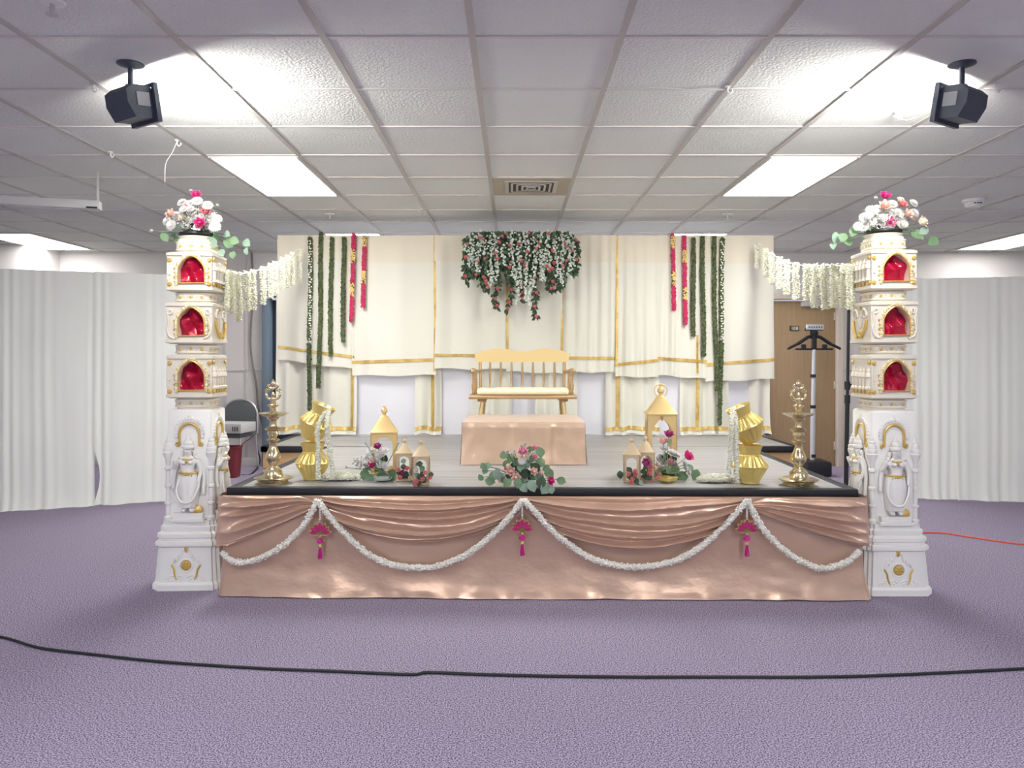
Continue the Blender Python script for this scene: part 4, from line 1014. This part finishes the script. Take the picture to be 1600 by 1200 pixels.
# ------------------------------------------------------------------ fluted gold pots
def pot_parts(t, T=Matrix.Identity(4)):
    fl = lambda a, z: 1+.035*math.cos(a*16)
    MB().lathe([(.0, .004), (.056, .004), (.058, .016), (.063, .03), (.096, .09), (.103, .103)], 168, rf=lambda a, z: 1+(.075*(abs(math.cos(a*8))-.6) if .02 < z < .1 else 0), mtx=T).build('lower_body', 'potgold', t, 50)
    MB().lathe([(.104, .100), (.106, .104), (.104, .108), (.10, .114), (.085, .132), (.066, .156), (.056, .166)], 168, rf=lambda a, z: 1+(.10*(abs(math.cos(a*8))-.6) if .11 < z < .165 else 0), mtx=T, closed=False).build('shoulder', 'potgold', t, 50)
    b = MB()
    for k in range(30): a = 2*PI*k/30; b.ball((.059*math.cos(a), .059*math.sin(a), .166), .005, 6, mtx=T)
    b.lathe([(.058, .158), (.061, .163), (.058, .169)], 32, mtx=T, closed=False); b.build('bead_ring', 'potgold', t)
    MB().lathe([(.056, .164), (.060, .185), (.073, .222), (.075, .226), (.070, .224), (.054, .184), (.05, .168), (.0, .16)], 48, mtx=T, closed=False).build('neck', 'potgold', t)
def pot_pair(px, py, sgn, labs):
    c = onz(px, py, STG); c.y += .055
    t = thing('gold_pot', labs[0], 'pot', (c.x, c.y, STG+.001), 0, 'fluted gold pots'); pot_parts(t)
    t2 = thing('gold_pot', labs[1], 'pot', (c.x+sgn*.012, c.y, STG+.262), 0, 'fluted gold pots')
    t2.rotation_euler = (R(0), R(24)*sgn, 0)
    pot_parts(t2, Matrix.Translation((-sgn*.022, 0, -.032)))
    return c
def mouth(c, sgn, l=.20): return Vector((c.x+sgn*(.012+math.sin(R(24))*l-.02), c.y, STG+.262+math.cos(R(24))*l-.03))
cL = pot_pair(485, 752, 1, ('upright fluted gold pot at the bottom of the left stack', 'tilted fluted gold pot on top of the left stack'))
cR = pot_pair(1176, 758, -1, ('upright fluted gold pot at the bottom of the right stack', 'tilted fluted gold pot on top of the right stack'))
def spill(c, sgn, lab, legs, coil):
    m = mouth(c, sgn); t = thing('jasmine_garland', lab, 'garland', (m.x, m.y, STG), 0, 'garlands spilling from the pots'); o = Vector((m.x, m.y, STG))
    Yc = c.y-.10
    for pts in legs:
        dense_garland([p-o for p in [m+Vector((-sgn*.015, 0, -.005)), m+Vector((sgn*.03, -.03, .02))]+[at(a, b_, Yc-.02) for a, b_ in pts]], .0165, 'ivoryflower', .009, 480, 'hanging_strand', t, n=8)
    mp = m+Vector((sgn*.0, -.01, .006))
    dense_garland([mp+Vector((.035*math.cos(a), .03*math.sin(a), .022*math.cos(a)*-sgn))-o for a in [k*.9 for k in range(9)]], .0165, 'ivoryflower', .009, 480, 'mouth_coil', t, n=6)
    cx, cy, rx, ry = coil; P = []; p0 = onz(cx, cy, STG)
    for k in range(34):
        a = k*.55; q = 1-.022*k; P.append(Vector((p0.x+rx*q*math.cos(a), p0.y+ry*q*math.sin(a), STG+.018+.0007*k))-o)
    dense_garland(P, .0175, 'ivoryflower', .009, 480, 'floor_coil', t, n=4)
spill(cL, 1, 'white flower garland spilling from the left tilted pot onto the stage', [[(497, 665), (497, 700), (497, 740), (499, 749)], [(511, 662), (514, 690), (517, 720), (521, 744)]], (531, 751, .115, .05))
spill(cR, -1, 'white flower garland spilling from the right tilted pot onto the stage', [[(1143, 660), (1142, 690), (1140, 720), (1138, 744)], [(1150, 662), (1150, 700), (1151, 735), (1152, 750)]], (1118, 754, .11, .045))

# ------------------------------------------------------------------ lanterns
def lantern(name, lab, px, py, rz, w_, hb, hr, m, ring=True, point=0., grp=None, catch=False):
    c = onz(px, py, STG); c.y += w_/2
    t = thing(name, lab, 'lantern', (c.x, c.y, STG+.001), rz, grp)
    h = w_/2; th = .005; body = MB()
    for q in range(4):
        Q = Matrix.Rotation(q*PI/2, 4, 'Z'); zs = hb-w_*.16-w_*.33-point
        body.holed(-h, h, .012, hb, arch(0, w_*.66, w_*.2, zs, 12, point), -h, -h+th, Q)
    body.build('frame', m, t, 30)
    MB().box(0, 0, .006, w_*1.0, w_*1.0, .012, .002).build('base', m, t)
    r = MB(); r.loft(rsq(.08, 3), [(h*1.07, h*1.07, hb-.004), (h*1.07, h*1.07, hb+.004), (h*.93, h*.93, hb+hr*.12), (h*.62, h*.62, hb+hr*.52), (h*.33, h*.33, hb+hr*.93), (h*.30, h*.30, hb+hr)]); r.build('roof', m, t, 30)
    k = w_/.17; z = hb+hr
    MB().lathe([(h*.25, z), (.012*k, z+.008*k), (.012*k, z+.02*k), (.022*k, z+.03*k), (.02*k, z+.045*k), (.012*k, z+.052*k), (.008*k, z+.062*k), (.012*k, z+.066*k), (0, z+.07*k)], 18).build('finial', m, t)
    if ring: MB().torus((0, -.0, z+.035*k), .037*k, .003*k, 26, 'y').build('ring_handle', m, t)
    if catch: MB().lathe([(.002, -.03), (.006, -.02), (.008, 0), (.004, .006)], 10, c=(0, -h-.004, hb-.012)).build('catch', 'benchdark', t)
    return c
GL = 'gold and champagne lanterns'
cB = lantern('lantern', 'large gold arched lantern on the left, flowers piled at its front', 597, 742, R(8), .165, .262, .098, 'lantern', False, grp=GL)
lantern('lantern', 'small champagne lantern right beside the left large lantern', 630, 753, R(4), .096, .165, .052, 'champagne', grp=GL)
lantern('lantern', 'small champagne lantern on the left, the one nearer the centre flowers', 657, 759, R(3), .096, .165, .058, 'champagne', grp=GL)
cT = lantern('lantern', 'tallest gold arched lantern, on the right of the stage', 1037, 746, R(-6), .182, .385, .105, 'lantern', True, .022, grp=GL, catch=True)
lantern('lantern', 'small champagne lantern on the right, the one nearer the centre flowers', 989, 755, R(-10), .096, .162, .062, 'champagne', grp=GL)
lantern('lantern', 'small champagne lantern tucked against the tall right lantern', 1011, 752, R(-4), .1, .168, .06, 'champagne', grp=GL)
ZA = (540, 600, 6.67); ZB = (960, 590, 6.313)
def onst(px, py, dy=0.): p = onz(px, py, STG); return Vector((p.x, p.y+dy, STG+.003))
bq = bouquet('loose bouquet of white blooms with one hot pink rose before the left large lantern', onst(598, 752), [('hotpink', 298, 850, .030), ('magenta', 345, 660, .022), ('mum', 275, 690, .026), ('mum', 410, 690, .026), ('mum', 365, 735, .028), ('mum', 300, 765, .026), ('mum', 225, 750, .024), ('mum', 385, 840, .028), ('mum', 425, 850, .024), ('mum', 130, 820, .026), ('mum', 400, 915, .022), ('mum', 170, 835, .02), ('whiteflower', 345, 800, .02), ('whiteflower', 220, 615, .012), ('whiteflower', 552, 617, .010), ('whiteflower', 25, 865, .011), ('blush', 300, 800, .02)],
    [('euc', 255, 985, .055), ('euc', 365, 965, .058), ('eucb', 440, 990, .05), ('euc', 480, 940, .05), ('euc', 195, 945, .06), ('darkleaf', 400, 790, .045), ('darkleaf', 370, 890, .045), ('darkleaf', 320, 900, .04), ('euc', 230, 880, .04), ('euc', 490, 990, .05)], ZA+(4.60,), .05, (120, 170, 820, .06, .045), group='bouquets by the lanterns')
MB().lathe([(.0, .0), (.03, .0), (.05, .008), (.056, .02), (.052, .02), (.045, .01), (0, .006)], 24).build('glass_dish', 'glass', bq)
bq = bouquet('tall bouquet of pink and white blooms in the tall right lantern', onst(1042, 754), [('magenta', 530, 575, .027), ('blush', 475, 640, .028), ('pinkrose', 530, 855, .032), ('mum', 490, 700, .028), ('mum', 570, 750, .034), ('mum', 610, 765, .026), ('mum', 460, 900, .028), ('mum', 600, 850, .026), ('hotpink', 705, 785, .032), ('mum', 690, 885, .024), ('mum', 720, 920, .024), ('creamrose', 440, 870, .022), ('mum', 440, 920, .024), ('mum', 680, 850, .02)],
    [('euc', 590, 905, .065), ('euc', 670, 985, .07), ('euc', 800, 955, .06), ('eucb', 740, 900, .05), ('darkleaf', 520, 790, .045), ('darkleaf', 500, 950, .05), ('darkleaf', 560, 950, .05), ('euc', 545, 640, .035), ('darkleaf', 480, 800, .045), ('darkleaf', 590, 800, .04)], ZB+(4.62,), .04, (140, 460, 810, .035, .035), group='bouquets by the lanterns')
MB().lathe([(.0, .0), (.04, .0), (.06, .012), (.068, .03), (.064, .03), (.055, .014), (0, .01)], 4).build('gold_tray', 'potgold', bq, 20)
def posy(lab, px, py, fl, lv, Z, Y):
    b_ = bouquet(lab, onst(px, py), fl, lv, Z+(Y,), .03, None, cat='flowers', group='posies in the small lanterns', name='flower_posy', crown=.02)
    MB().lathe([(0, 0), (.022, 0), (.026, .03), (.02, .034), (0, .03)], 14).build('foam_base', 'leaf', b_)
posy('posy of coral roses inside the left small lantern nearer the large one', 630, 748, [('coral', 555, 890, .014), ('coral', 640, 880, .014), ('coral', 570, 975, .015), ('magenta', 600, 915, .014), ('creamrose', 672, 980, .014)], [('eucb', 600, 805, .03), ('darkleaf', 600, 870, .035), ('darkleaf', 560, 930, .035), ('darkleaf', 630, 935, .035), ('darkleaf', 600, 965, .035), ('darkleaf', 640, 965, .03)], ZA, 4.50)
posy('posy of coral roses spilling out of the left small lantern nearer the centre', 657, 752, [('coral', 740, 1010, .014), ('coral', 733, 1035, .013), ('coral', 805, 990, .014), ('coral', 830, 925, .013), ('coral', 880, 975, .013), ('whiteflower', 740, 900, .016)], [('darkleaf', 770, 835, .035), ('euc', 790, 885, .035), ('euc', 740, 945, .03), ('darkleaf', 770, 970, .035), ('darkleaf', 820, 1000, .035), ('darkleaf', 720, 1045, .03), ('darkleaf', 770, 1045, .03), ('darkleaf', 890, 945, .03), ('darkleaf', 800, 940, .03)], ZA, 4.37)
posy('posy of coral roses in the right small lantern nearer the centre', 989, 748, [('coral', 200, 925, .015), ('coral', 205, 955, .014), ('coral', 135, 945, .013), ('coral', 165, 1035, .014), ('coral', 175, 995, .013), ('whiteflower', 258, 1068, .014)], [('darkleaf', 150, 915, .035), ('darkleaf', 190, 1000, .035), ('darkleaf', 215, 1020, .035), ('darkleaf', 60, 955, .04), ('darkleaf', 150, 975, .035), ('darkleaf', 240, 1045, .03), ('eucb', 255, 1040, .03)], ZB, 4.42)
posy('posy with a magenta rose in the right small lantern against the tall one', 1013, 746, [('magenta', 305, 835, .022), ('coral', 355, 885, .016), ('coral', 345, 945, .015), ('coral', 418, 978, .013), ('coral', 362, 1008, .011), ('coral', 272, 1005, .011)], [('darkleaf', 290, 930, .035), ('darkleaf', 320, 985, .035), ('darkleaf', 345, 985, .035), ('darkleaf', 290, 990, .03), ('darkleaf', 310, 890, .03)], ZB, 4.50)
ZC = (730, 680, 9.41)
bouquet('low centre arrangement of blush roses and eucalyptus on the stage front edge', onst(815, 758), [('blush', 725, 612, .024), ('blush', 648, 530, .024), ('pinkrose', 820, 262, .026), ('pinkrose', 990, 190, .016), ('pinkrose', 990, 322, .016), ('hotpink', 1205, 668, .022), ('blush', 970, 530, .02), ('whiteflower', 590, 245, .013), ('whiteflower', 672, 285, .014), ('whiteflower', 696, 238, .010), ('whiteflower', 800, 155, .010), ('whiteflower', 850, 130, .009), ('mum', 800, 370, .02), ('creamrose', 830, 320, .02), ('whiteflower', 960, 262, .013), ('whiteflower', 540, 590, .013), ('creamrose', 480, 680, .012), ('creamrose', 610, 440, .013), ('coral', 575, 490, .012), ('blush', 1075, 540, .013)],
    [('euc', 545, 300, .05), ('euc', 650, 350, .05), ('euc', 570, 412, .045), ('euc', 722, 402, .045), ('eucb', 800, 475, .055), ('eucb', 880, 430, .055), ('eucb', 960, 362, .05), ('euc', 1060, 265, .06), ('euc', 1070, 412, .06), ('euc', 930, 592, .06), ('eucb', 1060, 612, .06), ('euc', 1200, 570, .058), ('euc', 1175, 500, .05), ('eucb', 950, 742, .06), ('eucb', 825, 770, .05), ('eucb', 1140, 785, .062), ('eucb', 1225, 800, .045), ('euc', 740, 700, .05), ('euc', 600, 700, .05), ('euc', 330, 680, .052), ('euc', 372, 600, .045), ('eucb', 455, 570, .06), ('euc', 240, 460, .04), ('eucb', 305, 468, .045), ('eucb', 250, 530, .04), ('euc', 200, 630, .035), ('euc', 1390, 680, .05), ('eucb', 835, 670, .055), ('euc', 500, 650, .045), ('darkleaf', 700, 480, .06), ('darkleaf', 850, 560, .06), ('darkleaf', 1000, 480, .06), ('darkleaf', 880, 650, .06), ('darkleaf', 1090, 700, .06), ('darkleaf', 620, 620, .05), ('euc', 930, 215, .04)], ZC+(4.36,), .05, None, crown=.03, ylow=(690, 4.235))

# ------------------------------------------------------------------ odds and ends round the room
# garment steamer
c = at(1272, 735, 8.75); t = thing('garment_steamer', 'garment steamer on a silver pole before the brown door', 'steamer', (c.x, 8.75, 0))
MB().box(.0, .0, .09, .28, .34, .17, .03).build('base', 'black', t)
pl = MB(); pl.tube([(-.02, 0, .15), (-.012, 0, .75)], .026, 14); pl.tube([(-.012, 0, .75), (.0, 0, 1.52)], .022, 14); pl.build('pole', 'silver', t)
for z in (.78, 1.13, .22): MB().tube([(-.012, 0, z-.018), (-.012, 0, z+.018)], .032, 14).build('pole_clamp', 'black', t)
h = MB()
for s in (-1, 1): h.tube(smooth_path([(0, 0, 1.56), (s*.06, 0, 1.575), (s*.18, 0, 1.50), (s*.28, 0, 1.45), (s*.30, 0, 1.435)], 6), [.02]*13+[.016]*8+[.014]*4, 10)
h.box(0, -.0, 1.435, .42, .03, .022, .005); h.box(0, 0, 1.51, .05, .05, .16, .01)
for s in (-1, 1): h.box(s*.12, -.0, 1.465, .05, .04, .05, .008)
h.build('hanger', 'black', t)
hd = MB(); hd.lathe([(.03, 0), (.035, .04), (.05, .07), (.035, .10)], 16, c=(0, 0, 1.55)); hd.box(0, 0, 1.66, .20, .06, .03, .012); hd.build('steam_head', 'black', t)
MB().box(0, -.026, 1.685, .2, .03, .065, .014, Matrix.Rotation(0, 4, 'X')).build('soleplate', 'silver', t)
f = MB()
for k in range(6): f.ball((-.07+.028*k, -.042, 1.685), .008, 8, (1, .4, 1))
f.build('steam_hole', 'black', t)
# black stand behind the right pillar
c = at(1325, 560, 5.65); t = thing('tripod_stand', 'black telescopic stand between the steamer and the right pillar', 'stand', (c.x, c.y, 0), 0)
MB().tube([(-.02, 0, .02), (-.005, 0, 1.0)], .0155, 12).build('lower_pole', 'black', t); MB().tube([(-.005, 0, .98), (.008, 0, 1.95)], .011, 12).build('upper_pole', 'black', t)
f = MB()
for z in (1.03, 1.13): f.tube([(-.005, 0, z-.03), (-.005, 0, z+.03)], .020, 12)
f.box(.02, -.005, 1.13, .03, .02, .03, .004); f.build('collar', 'black', t)
for k in range(3):
    a = k*2*PI/3+PI/2; MB().tube([(-.015, 0, .42), (.3*math.cos(a), .3*math.sin(a), .012)], .010, 8).build('leg', 'black', t)
# stacking chair by the back wall with a box on it
c = onz(362, 739); c.y = 8.95; cx = at(361, 700, 8.95).x
t = thing('stacking_chair', 'grey upholstered stacking chair behind the left pillar', 'chair', (cx, 8.95, 0), R(-8))
bk = MB(); P = [(-.2, .50), (.2, .50)]+[(.2*math.cos(PI*k/12), .66+.17*math.sin(PI*k/12)) for k in range(13)]
bk.prism(P, .20, .24); bk.build('backrest', 'chairfab', t, 30)
MB().tube([(-.215, .22, .44), (-.215, .22, .66)]+[(.215*math.cos(PI-PI*k/12), .22, .66+.185*math.sin(PI*k/12)) for k in range(1, 12)]+[(.215, .22, .66), (.215, .22, .44)], .013, 10).build('back_frame', 'chairmetal', t)
MB().box(0, -.0, .45, .43, .42, .06, .02).build('seat', 'chairfab', t)
for s in (-1, 1):
    MB().tube([(s*.2, -.17, .42), (s*.215, -.2, .0)], .012, 10).build('leg', 'chairmetal', t); MB().tube([(s*.2, .2, .46), (s*.215, .25, .0)], .012, 10).build('leg', 'chairmetal', t)
p_ = thing('printer', 'flat pale grey machine lying on the grey chair seat', 'printer', (cx+.02, 8.86, .482), R(-8))
MB().box(0, 0, .055, .46, .36, .11, .01).build('case', 'grey', p_); f = MB()
for k in range(4): f.box(.13+.02*k, -.181, .05, .010, .004, .05)
f.build('vent_slot', 'black', p_, 0)
b_ = thing('waste_bin', 'dark red bin on the carpet before the grey chair legs', 'bin', (at(357, 700, 8.62).x, 8.62, 0))
MB().loft(rsq(.3, 4), [(.11, .09, .0), (.13, .105, .34), (.12, .095, .34), (.10, .08, .02)]).build('body', 'redbin', b_); MB().loft(rsq(.3, 4), [(.136, .111, .33), (.138, .113, .345), (.12, .095, .345), (.12, .095, .33)]).build('rim', 'redbin', b_)
k = MB(); k.tube(smooth_path([at(362, 712, 8.6), at(380, 693, 8.8), at(392, 684, 9.2), at(400, 672, 9.4), at(398, 655, 9.45)]), .006, 6); tag(k.build('thin_cable', 'redbin'), 'thin red lead looping from the grey chair to the wall', 'cable')
# floor cables
def floor_cable(pts, r, m, lab):
    P = [onz(a, b_)+Vector((0, 0, r)) for a, b_ in pts]; tag(MB().tube(smooth_path(P, 10), r, 10).build('floor_cable', m), lab, 'cable')
floor_cable([(-120, 975), (0, 997), (60, 1014), (130, 1023), (250, 1036), (400, 1046), (520, 1051), (640, 1056), (672, 1053), (780, 1057), (960, 1060), (1100, 1060), (1280, 1060), (1420, 1056), (1600, 1047), (1720, 1040)], .0065, 'black', 'long black cable crossing the whole foreground carpet')
floor_cable([(1400, 826), (1438, 833), (1475, 834), (1500, 838), (1560, 847), (1600, 852), (1700, 862)], .006, 'orange', 'orange extension cord on the carpet right of the right pillar')

# ------------------------------------------------------------------ light, camera
sc = bpy.context.scene
wd = bpy.data.worlds.new('world'); sc.world = wd; wd.use_nodes = True
bg = wd.node_tree.nodes['Background']; bg.inputs[0].default_value = (.80, .82, 1.0, 1); bg.inputs[1].default_value = .5
cam = bpy.data.cameras.new('camera'); co_ = bpy.data.objects.new('camera', cam); C.objects.link(co_)
co_.location = (0, 0, CZ); co_.rotation_euler = (PI/2, 0, 0); cam.sensor_width = 36; cam.lens = F/1600*36
cam.shift_y = -(600-HY)/1600; cam.shift_x = (800-CX)/1600; cam.clip_end = 100; cam.clip_start = .05
sc.camera = co_
sc.view_settings.view_transform = 'Standard'; sc.view_settings.look = 'None'; sc.view_settings.gamma = 1; sc.view_settings.use_curve_mapping = False
sc.view_settings.exposure = 0.46
